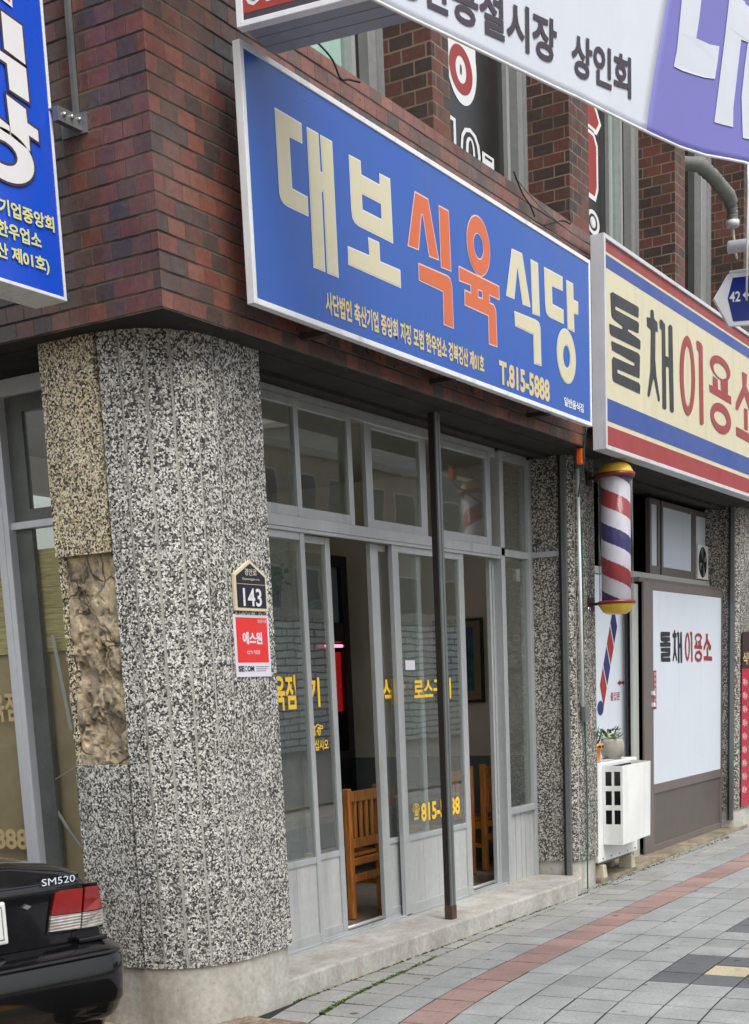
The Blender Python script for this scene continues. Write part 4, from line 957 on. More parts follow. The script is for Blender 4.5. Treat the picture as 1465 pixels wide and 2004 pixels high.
# -- number plate, security sticker
NP = thing('number_plate', (5.52, -.415, 1.845), 'navy house number plate 143 with cream border on the corner pillar', 'plate')
o5 = [(5.390, 1.845), (5.652, 1.845), (5.652, 2.012), (5.521, 2.080), (5.390, 2.012)]
q = MB(); q.prism(o5, XZ(-.418), 0, .016); q.build('plate_border', M['plate_gold'], NP, bevel=.002)
q = MB(); q.prism(offset(o5, -.014), XZ(-.4195), 0, None); q.build('plate_face', M['plate_navy'], NP)
q = MB(); write(q, '143', 5.450, 5.600, 1.866, 1.950, XZ(-.4205), 0, .018); q.build('lettering', M['white_frame'], NP)
q = MB(); write(q, '경안로', 5.473, 5.57, 2.008, 2.040, XZ(-.4205), 0, .01); q.build('lettering', M['plate_gold'], NP); q = MB(); write(q, 'Gyeongan-ro', 5.45, 5.59, 1.984, 1.998, XZ(-.4205), 0, .01); q.box(5.406, 5.636, -.4207, -.4200, 1.967, 1.969); q.build('lettering', M['plate_gold'], NP)
SK = thing('security_sticker', (5.53, -.403, 1.54), 'red and white security notice below the number plate', 'sticker')
q = MB(); q.box(5.382, 5.668, -.4045, -.400, 1.538, 1.828); q.build('sticker_base', M['stk_white'], SK)
q = MB(); q.box(5.398, 5.652, -.4055, -.4045, 1.605, 1.815); q.build('red_field', M['stk_red'], SK)
q = MB(); W_ = XZ(-.4062); write(q, '에스원', 5.445, 5.605, 1.690, 1.748, W_, 0, .04); q.build('lettering', M['stk_white'], SK); q = MB(); write(q, 'CCTV 작동중', 5.475, 5.58, 1.643, 1.663, W_, 0, .01); q.build('lettering', M['stk_white'], SK); q = MB(); write(q, '안심시설', 5.575, 5.645, 1.792, 1.808, W_, 0, .01); q.build('lettering', M['stk_white'], SK)
W2_ = XZ(-.4052)
for body, x0, x1, m in (('SE', 5.398, 5.445, 'plate_navy'), ('C', 5.447, 5.468, 'stk_teal'), ('OM', 5.470, 5.525, 'plate_navy')):
    q = MB(); write(q, body, x0, x1, 1.562, 1.590, W2_, 0, .05); q.build('lettering', M[m], SK)
q = MB()
for k in range(3): q.box(5.54, 5.648-.012*k, -.4052, -.4046, 1.584-.010*k, 1.5865-.010*k)
q.build('fine_print', M['plate_navy'], SK)
# -- menu banner on the far pillar
MBN = thing('menu_banner', (14.2, -.36, .12), 'narrow dark red menu banner hung on the farthest pillar', 'banner')
q = MB(); q.box(13.93, 14.42, -.3505, -.346, .12, 1.50); q.build('red_cloth', M['menu_red'], MBN)
q = MB(); q.box(13.93, 14.42, -.3515, -.346, 1.50, 1.86); q.build('dark_cloth', M['menu_dark'], MBN)
for k in range(9): q = MB(); write(q, '메뉴', 13.955, 14.12, .25+.135*k, .325+.135*k, XZ(-.352), 0, .02); q.build('lettering', M['pink'], MBN)
q = MB(); write(q, '식당', 13.95, 14.30, 1.54, 1.66, XZ(-.3525), 0, .02); q.build('lettering', M['gold'], MBN)

# ================================================================== fixings on the front
# -- square steel post
P1 = thing('steel_post', (7.63, -.31, 0), 'rusty dark steel post standing on the concrete step before the doors', 'post')
q = MB(); q.box(7.604, 7.616, -.322, -.282, 0, 3.06); q.build('web', M['steel_dk'], P1, bevel=.002)
q = MB(); q.box(7.604, 7.632, -.334, -.322, 0, 3.06); q.box(7.640, 7.664, -.334, -.322, 0, 3.06); q.box(7.616, 7.655, -.318, -.30, 0, 3.06); q.build('flange', M['steel_g'], P1, bevel=.002)
q = MB(); q.box(7.601, 7.667, -.3365, -.32, 0, .09); q.box(7.602, 7.618, -.32, -.280, 0, .09); q.build('rusty_foot', M['rust'], P1, bevel=.004)
# -- shutter guide channels beside the two pillars
for x, lab in ((9.67, 'black steel shutter channel on the pillar between the two shops'), (13.87, 'black steel shutter channel on the pillar right of the barber door')):
    t = thing('shutter_channel', (x-.012, -.262, -.01), lab, 'shutter rail', 'shutter guide channels')
    q = MB(); q.box(x-.026, x-.0, -.252, -.232, -.01, 3.055); q.build('dark_web', M['black_plastic'], t)
    q = MB(); q.box(x-.026, x-.0, -.288, -.270, -.01, 3.055); q.box(x-.026, x-.020, -.270, -.252, -.01, 3.055); q.build('grey_flange', M['steel_g'], t)
# -- conduit, box, cables, orange cap
t = thing('conduit_pipe', (9.72, -.37, 1.15), 'thin white conduit ending in a grey switch box on the second pillar', 'conduit')
q = MB(); q.tube([(9.70, -.366, 2.95), (9.72, -.372, 1.26)], .012, 10); q.build('pipe', M['white_frame'], t)
q = MB(); q.box(9.745, 9.825, -.385, -.345, 1.145, 1.265); q.build('switch_box', M['galv'], t, bevel=.004)
t = thing('cable_joint', (9.44, -.5, 2.93), 'orange plastic cable sleeve at the top of the second pillar', 'cable sleeve')
q = MB(); q.box(9.415, 9.47, -.515, -.475, 2.935, 3.04); q.build('orange_sleeve', M['orange_plastic'], t, bevel=.006)
q = MB(); q.box(9.70, 9.75, -.37, -.345, 2.92, 3.05); q.build('grey_bracket', M['steel_g'], t, bevel=.004)
def cable(pts, r, m, lab, name='cable'):
    out = []
    P = [Vector(p) for p in pts]
    for i in range(len(P)-1):
        p0, p1, p2, p3 = P[max(i-1, 0)], P[i], P[i+1], P[min(i+2, len(P)-1)]
        for k in range(6):
            u = k/6; out.append(.5*((2*p1)+(p2-p0)*u+(2*p0-5*p1+4*p2-p3)*u*u+(3*p1-p0-3*p2+p3)*u**3))
    out.append(P[-1]); q = MB(); q.tube(out, r, 6); return tag(q.build(name, M[m]), lab, 'cable')
cable([(9.40, -.56, 3.16), (9.43, -.53, 3.07), (9.46, -.51, 2.93), (9.70, -.37, 2.75), (9.765, -.362, 2.5), (9.775, -.362, 2.0), (9.765, -.362, 1.5), (9.785, -.362, 1.0), (9.80, -.362, .4), (9.78, -.365, .1), (9.765, -.37, G)], .006, 'green_cable', 'green cable running down the pillar behind the barber pole')
cable([(5.95, -.56, 4.47), (6.12, -.56, 4.46), (6.25, -.56, 4.43), (6.32, -.56, 4.37), (6.40, -.56, 4.39), (6.48, -.575, 4.40)], .005, 'black_cable', 'short black cable on the brick ledge above the blue sign left end')
cable([(8.30, -.56, 4.49), (8.42, -.56, 4.40), (8.55, -.55, 4.37), (8.62, -.55, 4.32)], .005, 'black_cable', 'black cable below the window numbered 10')
cable([(8.35, -.55, 4.47), (8.65, -.56, 4.40), (9.0, -.56, 4.37), (9.35, -.56, 4.36), (9.75, -.56, 4.37)], .005, 'grey_cable', 'pale cable sagging along the brick ledge between the two signboards')
cable([(8.75, -.56, 4.30), (9.05, -.555, 4.40), (9.2, -.55, 4.42), (9.26, -.52, 4.50), (9.27, -.51, 4.60)], .005, 'black_cable', 'black cable looping up to the second brick pier')
cable([(8.6, -.545, 4.28), (8.95, -.55, 4.29), (9.35, -.55, 4.27), (9.72, -.55, 4.31)], .004, 'grey_cable', 'lower pale cable along the brick wall by the barber sign')
cable([(9.80, -.53, 3.06), (9.86, -.56, 3.03), (9.93, -.556, 2.99)], .006, 'grey_cable', 'thin flex feeding the top of the barber pole')
# -- flexible exhaust duct from the last window
ED = thing('exhaust_duct', (12.9, -.5, 5.3), 'grey corrugated exhaust duct bending out of the right window', 'duct')
q = MB(); pth = [Vector((12.05, -.16, 5.66)), Vector((12.2, -.46, 5.62)), Vector((12.45, -.5, 5.585)), Vector((12.72, -.5, 5.565)), Vector((12.90, -.5, 5.555)), Vector((12.98, -.5, 5.51)), Vector((13.01, -.5, 5.44)), Vector((13.02, -.5, 5.36))]
pp = []; rr = []
for i in range(len(pth)-1):
    for k in range(10):
        u = k/10; pp.append(pth[i].lerp(pth[i+1], u)); rr.append(.054+(.005 if k % 3 == 0 else 0)-(.008 if i > 4 else 0))
q.tube(pp, rr, 18, cap=False); q.build('duct_hose', M['duct'], ED)
q = MB(); q.lathe((13.02, -.5, 5.33), [(.046, 0), (.058, 0), (.058, .05)], 18); q.build('collar', M['white_frame2'], ED)
q = MB(); q.lathe((13.02, -.5, 5.345), [(.0, 0), (.052, .0)], 18); q.build('mouth', M['gloss_black'], ED)
q = MB(); q.tube([(13.02, -.5, 5.35), (13.06, -.5, 5.24), (13.11, -.5, 5.14), (13.16, -.5, 5.10)], .012, 8); q.build('drain_hose', M['ivory_plastic'], ED)

# ================================================================== barber pole
BPX, BPY, BK = 9.95, -.556, 1.0365
def bz(z): return 1.4508+(z-1.4508)*BK
def bpro(p): return [(r*BK, bz(z)) for r, z in p]
BP = thing('barber_pole', (BPX, BPY, 1.93), 'red white and blue barber pole with yellow caps on the pillar', 'barber pole')
q = MB(); q.lathe((BPX, BPY, 0), bpro([(.0, 2.940), (.05, 2.939), (.085, 2.930), (.106, 2.912), (.122, 2.882), (.132, 2.866)][::-1]), 40); q.build('top_cap', M['pole_yellow'], BP)
q = MB(); q.lathe((BPX, BPY, 0), bpro([(.112, 2.838), (.138, 2.842), (.138, 2.868), (.12, 2.870)]), 40); q.build('rim', M['pole_red'], BP)
q = MB(); q.lathe((BPX, BPY, 0), bpro([(.0, 1.905), (.07, 1.908), (.098, 1.925), (.125, 1.968), (.13, 1.978)]), 40); q.build('bottom_cap', M['pole_yellow'], BP)
q = MB(); q.lathe((BPX, BPY, 0), bpro([(.125, 1.975), (.136, 1.978), (.136, 1.998), (.12, 2.002)]), 40); q.build('rim', M['pole_red'], BP)
# the striped drum: helical bands as separate faces
drum = MB(); drum.smooth = True; NS, NZ, rd2 = 96, 220, .104*BK; z0, z1 = bz(2.0), bz(2.84); pitch = .515
bands = ['w', 'r', 'w', 'b']
vs = [(BPX+rd2*math.cos(2*math.pi*k/NS), BPY+rd2*math.sin(2*math.pi*k/NS), z0+(z1-z0)*i/NZ) for i in range(NZ+1) for k in range(NS)]
drum.v = vs
ang0 = math.atan2(-4.37-BPY, -BPX)
for i in range(NZ):
    for k in range(NS):
        zc = z0+(z1-z0)*(i+.5)/NZ; a = 2*math.pi*(k+.5)/NS-ang0
        a = (a+math.pi) % (2*math.pi)-math.pi
        ph = (zc-bz(2.135))/(.47*BK) + .25 + a/(2*math.pi)*.63
        band = ph % 1.0
        mi = 0 if band < .25 else 1 if band < .5 else 0 if band < .75 else 2
        drum.f.append([i*NS+k, i*NS+(k+1) % NS, (i+1)*NS+(k+1) % NS, (i+1)*NS+k]); drum.mi.append(mi); drum.sm.append(True)
M['pole_w'] = plain('pole_white_stripe', hexc(214, 210, 220), .35, 0, .08, 14); M['pole_r'] = plain('pole_red_stripe', hexc(158, 38, 46), .35, 0, .1, 14); M['pole_b'] = plain('pole_navy_stripe', hexc(46, 42, 100), .35, 0, .1, 14)
drum.build('striped_drum', [M['pole_w'], M['pole_r'], M['pole_b']], BP)
q = MB(); q.lathe((BPX, BPY, 0), bpro([(.122, 1.995), (.122, 2.845)]), 48); o = q.build('clear_tube', M['pole_glass'], BP)
for z in (bz(2.855), bz(1.988)):
    q = MB(); q.box(BPX-.02, BPX+.02, BPY+.10, -.345, z-.01, z+.01); q.box(BPX-.05, BPX+.05, -.357, -.345, z-.05, z+.05); q.build('wall_bracket', M['steel_d'], BP)
q = MB(); q.tube([(BPX-.10+.022*math.cos(a/8*6.3), -.38, bz(1.945)+.022*math.sin(a/8*6.3)) for a in range(9)], .005, 6); q.build('ring', M['chrome'], BP)

# ================================================================== air conditioner and pots
AC = thing('air_conditioner', (10.5, -.25, G), 'white outdoor air conditioner with a boxy deflector before the barber shop', 'air conditioner')
q = MB(); q.box(10.09, 10.96, -.335, -.05, .035, .815); q.build('casing', M['white_plastic'], AC, bevel=.012)
cw = MB()
x0, x1, ya, yb_, z0, z1 = 10.185, 10.80, -.337, -.50, .175, .80
cw.add([(x1, ya, z0), (x1, yb_, z0+.0), (x1, yb_, z1-.01), (x1, ya, z1)], [(3, 2, 1, 0)])
n = 14; vs = []
for i in range(n+1):
    u = i/n
    for j in range(n+1):
        v = j/n; vs.append((x0+(x1-x0)*u, yb_-.012*math.sin(math.pi*v)*math.sin(math.pi*u)+.006*math.sin(u*5)*v, z0+(z1-z0-.01)*v+.012*u*(1-v)))
cw.add(vs, [(i*(n+1)+j, (i+1)*(n+1)+j, (i+1)*(n+1)+j+1, i*(n+1)+j+1) for i in range(n) for j in range(n)])
# left cheek with its six openings
ys = [ya, ya-.022, ya-.074, ya-.094, ya-.146, yb_]; zs = [z0, .335, .445, .485, .595, .635, .745, z1-.01]
vs = [(x0, y, z) for y in ys for z in zs]
cw.add(vs, [(i*8+j, (i+1)*8+j, (i+1)*8+j+1, i*8+j+1) for i in range(5) for j in range(7) if not (i in (1, 3) and j in (1, 3, 5))])
o = cw.build('air_deflector', M['white_plastic'], AC); sm_ = o.modifiers.new('shell', 'SOLIDIFY'); sm_.thickness = .004; sm_.offset = 0
q = MB(); q.box(x0+.01, x1-.01, -.345, -.338, .2, .78); q.build('fan_grille', M['black_plastic'], AC)
q = MB()
for k in range(5): q.lathe((10.17+.18*k, -.337, .065), [(.006, -.004), (.006, .004)], 8)
q.build('screw', M['steel_d'], AC)
q = MB(); q.tube([(10.93, -.25, .30), (10.97, -.30, .2), (10.95, -.31, .08), (10.90, -.30, .02), (10.86, -.22, G+.02)], .012, 8); q.build('pipe', M['ivory_plastic'], AC)
q = MB(); q.add([(10.3, -.30, .818), (10.75, -.31, .824), (10.9, -.12, .83), (10.5, -.08, .822)], [(0, 1, 2, 3)]); q.build('vinyl_sheet', M['white_frame'], AC)
q = MB()
for x, y, sx in ((10.36, -.27, .05), (10.48, -.24, .12), (10.6, -.2, .09)): q.box(x, x+sx, y, y+.018, .8305, .834)
q.build('brown_tape', M['rust'], AC)
for x in (10.20, 10.83):
    q = MB(); q.box(x-.03, x+.03, -.17, -.06, G, .012); q.build('foot_block', M['ivory_block'], AC, bevel=.008)
    q = MB(); q.add([(x-.040, -.35, G), (x+.050, -.35, G), (x+.050, -.22, G), (x-.040, -.22, G), (x-.028, -.338, .012), (x+.038, -.338, .012), (x+.038, -.232, .012), (x-.028, -.232, .012)], [(0, 3, 2, 1), (4, 5, 6, 7), (0, 1, 5, 4), (1, 2, 6, 5), (2, 3, 7, 6), (3, 0, 4, 7)])
    q.build('foot_block', M['ivory_block'], AC, bevel=.008)
q = MB(); q.box(10.15, 10.88, -.30, -.28, .012, .035); q.box(10.15, 10.88, -.12, -.10, .012, .035); q.build('base_rail', M['steel_g'], AC)
def blade(mb, c, d, L, w, droop=0):
    d = Vector(d).normalized(); s_ = d.cross(Vector((0, 0, 1)))
    s_ = (s_ if s_.length > .05 else Vector((1, 0, 0))).normalized()*w; c = Vector(c); pr = None; vs = []
    for k, ww in ((0, .7), (.35, 1), (.7, .7), (1, .05)):
        p = c+d*L*k+Vector((0, 0, -droop*k*k)); vs += [p-s_*ww, p+s_*ww+Vector((0, 0, .002))]
    mb.add(vs, [(2*k, 2*k+1, 2*k+3, 2*k+2) for k in range(3)])
rp_ = random.Random(9)
px, py = 10.22, -.255
T1 = thing('potted_plant', (px, py, .817), 'orange glazed pot of spiky dark green leaves on the air conditioner', 'plant pot')
q = MB(); q.lathe((px, py, .817), [(.045, 0), (.048, .01), (.050, .09), (.068, .10), (.072, .145), (.064, .147), (.058, .13), (0, .128)], 24); q.build('pot', M['terracotta'], T1)
q = MB()
for k in range(3): q.prism(ell(px-.04+.04*k, .955, .015, .011, 14), lambda u, v, d: (u, py-.0735+.5*(u-px)**2/.075, v-.014), 0, None)
q.build('pot_motif', M['steel_d'], T1)
q = MB()
for k in range(26):
    a = rp_.uniform(0, 6.28); blade(q, (px+.025*math.cos(a), py+.025*math.sin(a), .945), (.45*math.cos(a), .45*math.sin(a), 1), rp_.uniform(.06, .17), .009, rp_.uniform(0, .03))
q.build('foliage', M['leaf'], T1)
px, py = 10.62, -.25
T2 = thing('potted_plant', (px, py, .817), 'grey stone pot of pale succulents on the air conditioner', 'plant pot')
q = MB(); q.lathe((px, py, .817), [(.06, 0), (.085, .03), (.098, .08), (.095, .14), (.085, .165), (.075, .16), (0, .15)], 24); q.build('pot', M['pot_grey'], T2)
q = MB()
for k in range(60):
    a = rp_.uniform(0, 6.28); r = rp_.uniform(0, .085); blade(q, (px+r*math.cos(a), py+r*math.sin(a), .965+rp_.uniform(0, .05)), (math.cos(a), math.sin(a), rp_.uniform(.3, 1.3)), rp_.uniform(.02, .05), .010)
q.build('succulent', M['leaf_pale'], T2)
q = MB()
for k in range(40):
    a = rp_.uniform(0, 6.28); r = rp_.uniform(.02, .09); blade(q, (px+.02+r*math.cos(a), py+.03+r*math.sin(a), .97+rp_.uniform(0, .08)), (math.cos(a), math.sin(a), rp_.uniform(.3, 1.6)), rp_.uniform(.03, .07), .012)
q.build('foliage', M['leaf'], T2)

# ================================================================== furniture seen through the doors
def make_chair(label):
    t = thing('wooden_chair', (0, 0, 0), label, 'chair', 'pine chairs inside the restaurant')
    w, dp, h = .37, .36, .84                             # origin at the middle of the back, facing +Y
    for s in (-1, 1):
        q = MB(); q.box(s*w/2-.022, s*w/2+.022, -.0, .045, 0, h); q.build('back_post', M['wood'], t, local=True, bevel=.006)
        q = MB(); q.box(s*w/2-.022, s*w/2+.022, dp-.045, dp, 0, .40); q.build('front_leg', M['wood'], t, local=True, bevel=.006)
        q = MB(); q.box(s*w/2-.012, s*w/2+.012, .045, dp-.045, .33, .39); q.box(s*w/2-.012, s*w/2+.012, .045, dp-.045, .18, .215); q.build('side_rail', M['wood'], t, local=True, bevel=.003)
    q = MB(); q.box(-w/2+.022, w/2-.022, .006, .034, h-.09, h-.02); q.build('top_rail', M['wood'], t, local=True, bevel=.006)
    q = MB(); q.box(-w/2+.022, w/2-.022, .006, .034, .455, .515); q.build('lower_rail', M['wood'], t, local=True, bevel=.004)
    for k in range(4): q = MB(); x = -.105+.07*k; q.box(x-.017, x+.017, .012, .028, .515, h-.09); q.build('slat', M['wood'], t, local=True, bevel=.003)
    q = MB(); q.box(-w/2+.022, w/2-.022, .008, .032, .235, .285); q.build('stretcher', M['wood'], t, local=True, bevel=.003)
    q = MB(); q.box(-w/2-.005, w/2+.005, .03, dp+.015, .395, .42); q.box(-w/2+.022, w/2-.022, .008, .03, .34, .39); q.build('seat', M['wood'], t, local=True, bevel=.006)
    return t
c1 = make_chair('pine slat back chair just inside the left door opening'); c1.location = (7.635, .29, 0)
c2 = copy_tree(c1); c2.location = (9.965, .48, 0); c2['label'] = 'pine chair whose tall back post shows in the right door opening'
c3 = copy_tree(c1); c3.location = (9.365, .48, 0); c3['label'] = 'pine chair mostly hidden behind the middle sliding door glass'
def make_table(label):
    t = thing('dining_table', (0, 0, 0), label, 'table', 'tables inside the restaurant')
    q = MB(); q.box(-.55, .55, -.32, .32, .62, .655); q.build('tabletop', M['wood_d'], t, local=True, bevel=.006)
    q = MB(); q.box(-.5, .5, -.27, .27, .56, .62); q.build('apron', M['wood_d'], t, local=True)
    for x in (-.48, .48):
        for y in (-.25, .25): q = MB(); q.box(x-.025, x+.025, y-.025, y+.025, 0, .56); q.build('leg', M['black_plastic'], t, local=True, bevel=.004)
    return t
t1 = make_table('dark wooden table behind the chair in the left door opening'); t1.location = (7.75, 1.10, 0)
t2 = copy_tree(t1); t2.location = (9.75, 1.22, 0); t2['label'] = 'dark wooden table seen between the chairs in the right door opening'
PF = thing('framed_picture', (10.53, .95, 1.31), 'black framed blue painting with beige mount on the restaurant wall', 'picture')
def pmp(u, v, d): return (10.535-.02+d, -u, v)
q = MB()
for u0, u1, v0, v1 in ((-1.30, -1.28, 1.31, 2.0), (-.855, -.835, 1.31, 2.0), (-1.28, -.855, 1.31, 1.333), (-1.28, -.855, 1.977, 2.0)): q.prism([(u0, v0), (u1, v0), (u1, v1), (u0, v1)], pmp, -.012, .015)
q.build('frame', M['gloss_black'], PF)
q = MB(); q.prism([(-1.28, 1.333), (-.855, 1.333), (-.855, 1.977), (-1.28, 1.977)], pmp, 0, .012); q.build('mount', M['mat_board'], PF)
q = MB(); q.prism([(-1.21, 1.41), (-.925, 1.41), (-.925, 1.93), (-1.21, 1.93)], pmp, -.001, None); q.build('painting', M['art_blue'], PF)
DC = thing('display_cabinet', (9.9, 2.3, 0), 'tall black cabinet with red lit front inside the left opening', 'cabinet')
q = MB(); q.frame(9.45, 10.31, 0, 2.57, .095, 2.0, 2.06); q.box(9.545, 10.215, 2.0, 2.06, 1.86, 2.02); q.box(9.545, 10.215, 2.0, 2.06, .1, .95); q.build('frame', M['gloss_black'], DC, bevel=.004)
q = MB(); q.box(9.45, 10.31, 2.06, 2.7, 0, 2.56); q.build('carcass', M['gloss_black'], DC)
q = MB(); q.box(9.545, 10.215, 2.045, 2.058, 2.02, 2.475); q.build('upper_panel', M['dado'], DC)
q = MB(); q.box(10.00, 10.06, 2.04, 2.055, 1.35, 1.78)
q.build('red_panel', M['red_lit'], DC); q = MB(); q.box(10.09, 10.205, 2.04, 2.055, 1.28, 1.78); q.build('red_panel', M['red_lit'], DC)
q = MB(); q.tube([(9.95, 2.02, 1.83), (10.2, 2.02, 1.83)], .013, 10); q.build('light_tube', M['red_tube'], DC)

# ================================================================== moss in the joints
ms = MB(); rm = random.Random(21)
def tuft(x, y, z, s):
    for k in range(5):
        a = rm.uniform(0, 6.28); e = rm.uniform(.3, 1.3)
        d = Vector((math.cos(a), math.sin(a), e)).normalized()*s*rm.uniform(.5, 1); w = Vector((-math.sin(a), math.cos(a), 0))*s*.35
        p = Vector((x, y, z)); ms.add([p-w, p+w, p+d+w*.2, p+d-w*.2], [(0, 1, 2, 3)])
for k in range(420):
    x = 5.55+rm.random()**1.7*1.5; tuft(x, -.478+dly(x)+rm.gauss(0, .007), G-.002, rm.uniform(.009, .020))
for k in range(420):
    x = 5.72+rm.random()**1.3*3.9; tuft(x, -.388-.012*(x-5.7)+rm.gauss(0, .004)-(.0 if x < 9.3 else -.01), G-.002, rm.uniform(.008, .020))
for k in range(160):
    x = 6.9+rm.random()*2.0; tuft(x, -.478+dly(x)+rm.gauss(0, .006), G-.002, rm.uniform(.004, .010))
for k in range(420):
    x = rm.uniform(9.5, 13.4); tuft(x, -.395+rm.gauss(0, .018), G-.002, rm.uniform(.006, .018))
for k in range(90):
    i = rm.randrange(4, 10); x = cols[i]; tuft(x, rm.uniform(-.62, -.40)+dly(x), G-.002, rm.uniform(.004, .011))
tag(ms.build('moss', M['moss']), kind='stuff')

# ================================================================== parked car
CT = R(-15)
CAR = thing('parked_car', (3.98, -.79, G), 'black saloon car parked in the alley beside the corner pillar', 'car', rz=CT)
W2, UC = .885, -.835                                 # half width, centre line in car coordinates (u right, f forward, z up)
def K(mb, name, m, par=None, **k): return mb.build(name, m, par or CAR, local=(par is None), **k)
def Kp(mb, name, m, par, **k):                        # sub-part: shift into its parent's frame
    o = mb.build(name, m, par, local=True, **k); o.location = Vector(o.location)-Vector(par.location); return o
prof = [(0, .21), (.80, .21), (.94, .25), (.985, .38), (1.0, .55), (.99, .70), (.965, .80), (.935, .875), (.88, .925), (.80, 1.005), (.55, 1.05), (0, 1.07)]
stations = [(.10, .93, .930), (.115, .955, .942), (.15, .975, .952), (.25, .992, .956), (.5, 1, .960), (1.0, 1, .965), (1.6, 1, .965), (2.4, 1, .955), (3.2, .995, .945), (3.6, .985, .92), (4.1, .96, .86), (4.4, .90, .78), (4.55, .78, .68)]
bm_ = MB(); bm_.smooth = True; vs = []; npf = len(prof)
for f_, wf, top in stations:
    row = []
    for w, z in prof:
        zz = z if z < .9 else top-.018 if z == .925 else top+(z-1)*.9
        if z == .875: zz = min(z, top-.055)
        if f_ > 3.5: zz = min(zz, top+.03)
        row.append((w*W2*wf, zz))
    full = [(UC-x, z) for x, z in row[::-1]]+[(UC+x, z) for x, z in row[1:-0 or None]]
    full = [(UC+x, z) for x, z in row]+[(UC-x, z) for x, z in row[-2:0:-1]]
    vs += [(u, f_, z) for u, z in full]
nf = len(full)
bm_.add(vs, [(i*nf+k, (i+1)*nf+k, (i+1)*nf+(k+1) % nf, i*nf+(k+1) % nf) for i in range(len(stations)-1) for k in range(nf)])
bm_.smooth = False; bm_.add(vs[:nf], [tuple(range(nf))]); bm_.add(vs[-nf:], [tuple(range(nf))[::-1]])
BODY = K(bm_, 'body', M['paint'])
# cabin
cb = MB(); cb.smooth = True
cs = [(.98, .74, .955), (1.62, .63, 1.33), (2.0, .62, 1.375), (2.7, .62, 1.375), (3.0, .63, 1.34), (3.65, .74, .935)]
vs = []
for f_, hw, top in cs:
    vs += [(UC-.80, f_, .93), (UC-hw, f_, max(.94, top-.03)), (UC-hw*.8, f_, top), (UC, f_, top+.02), (UC+hw*.8, f_, top), (UC+hw, f_, max(.94, top-.03)), (UC+.80, f_, .93)]
cb.add(vs, [(i*7+k, i*7+k+1, (i+1)*7+k+1, (i+1)*7+k) for i in range(5) for k in range(6)])
K(cb, 'roof', M['paint'])
q = MB(); q.add([(UC-.60, 1.02, 1.0), (UC+.60, 1.02, 1.0), (UC+.50, 1.54, 1.315), (UC-.50, 1.54, 1.315)], [(0, 1, 2, 3)]); o = K(q, 'rear_window', M['car_glass'])
for s in (-1, 1):
    q = MB(); pts = [(UC+s*.79, 1.35, .97), (UC+s*.79, 3.25, .97), (UC+s*.665, 2.85, 1.32), (UC+s*.665, 1.75, 1.32)]
    q.add(pts if s > 0 else pts[::-1], [(0, 1, 2, 3)]); K(q, 'side_window', M['car_glass'])
# trunk lid panel standing a little proud of the rear face
def rear(u, z, d): return (u, .098+d+.03*max(0, (abs(u-UC)-.55)/.3)**2+max(0, z-.88)*.35, z)
tl = []
for u, z in ((-.125, .665), (-.122, .715), (-.100, .785), (-.083, .880), (-.080, .925)): tl.append((u, z))
left = [(2*UC-u, z) for u, z in tl[::-1]]
def dense(pl, s=.06):
    out = []
    for i in range(len(pl)):
        a, b_ = pl[i], pl[(i+1) % len(pl)]; n = max(1, int(math.hypot(b_[0]-a[0], b_[1]-a[1])/s))
        out += [(a[0]+(b_[0]-a[0])*k/n, a[1]+(b_[1]-a[1])*k/n) for k in range(n)]
    return out
q = MB(); q.smooth = False
# gridded so that it follows the curve of the tail
NU, NZ2 = 40, 12; vs = []
def er(z): 
    for (u0, z0_), (u1, z1_) in zip(tl, tl[1:]):
        if z0_ <= z <= z1_: return u0+(u1-u0)*(z-z0_)/(z1_-z0_)
    return tl[-1][0]
for j in range(NZ2+1):
    z = .655+(.925-.655)*j/NZ2; zz = max(z, .665); e = er(zz)
    for i in range(NU+1):
        u = (2*UC-e)+(e-(2*UC-e))*i/NU; lip = -.016*math.exp(-((z-.885)/.012)**2)
        vs.append(rear(u, z, -.010+lip))
q.smooth = True; q.add(vs, [(j*(NU+1)+i, j*(NU+1)+i+1, (j+1)*(NU+1)+i+1, (j+1)*(NU+1)+i) for j in range(NZ2) for i in range(NU)])
TL = K(q, 'trunk_lid', M['paint']); sm_ = TL.modifiers.new('skin', 'SOLIDIFY'); sm_.thickness = .014; sm_.offset = -1
q = MB(); write(q, 'SM520', -.262, -.112, .9015, .9265, lambda u, v, d: rear(u+(v-.91)*.25, v, d), -.028, 0); Kp(q, 'lettering', M['chrome'], TL)
q = MB(); q.prism([(-.352, .832), (-.333, .842), (-.314, .832), (-.333, .822)], rear, -.018, -.01); Kp(q, 'lock', M['chrome'], TL)
# lamp clusters
def cluster(sgn):
    mir = lambda u: u if sgn > 0 else 2*UC-u
    def lm(u, z, d): 
        k = max(0, (u+.10)/.13); return (mir(u), .082+d+.055*k*k*k+.012*max(0, u+.10), z)
    fl = (lambda p: p) if sgn > 0 else (lambda p: p)
    def put(pl, d0, d1, name, m, par=None):
        q = MB(); q.prism(dense(pl, .035), lm, d0, d1); o = K(q, name, M[m]) if par is None else Kp(q, name, M[m], par)
        if sgn < 0: o.data.flip_normals()
        return o
    hz = put([(-.262, .715), (-.125, .708), (.012, .706), (.016, .79), (-.008, .884), (-.083, .889), (-.195, .889), (-.222, .878)], .0, .05, 'tail_light', 'bumper_blk')
    put([(-.240, .787), (-.108, .783), (-.091, .874), (-.188, .876), (-.212, .868)], -.010, .0, 'red_lens', 'tail_red', hz)
    put([(-.099, .783), (.010, .781), (-.012, .872), (-.080, .876)], -.010, .0, 'red_lens', 'tail_red', hz)
    put([(-.252, .727), (-.120, .720), (-.109, .780), (-.242, .784)], -.011, .0, 'clear_lens', 'tail_clear', hz)
    put([(-.113, .720), (.006, .717), (.010, .777), (-.101, .780)], -.011, .0, 'clear_lens', 'tail_clear', hz)
cluster(1); cluster(-1)
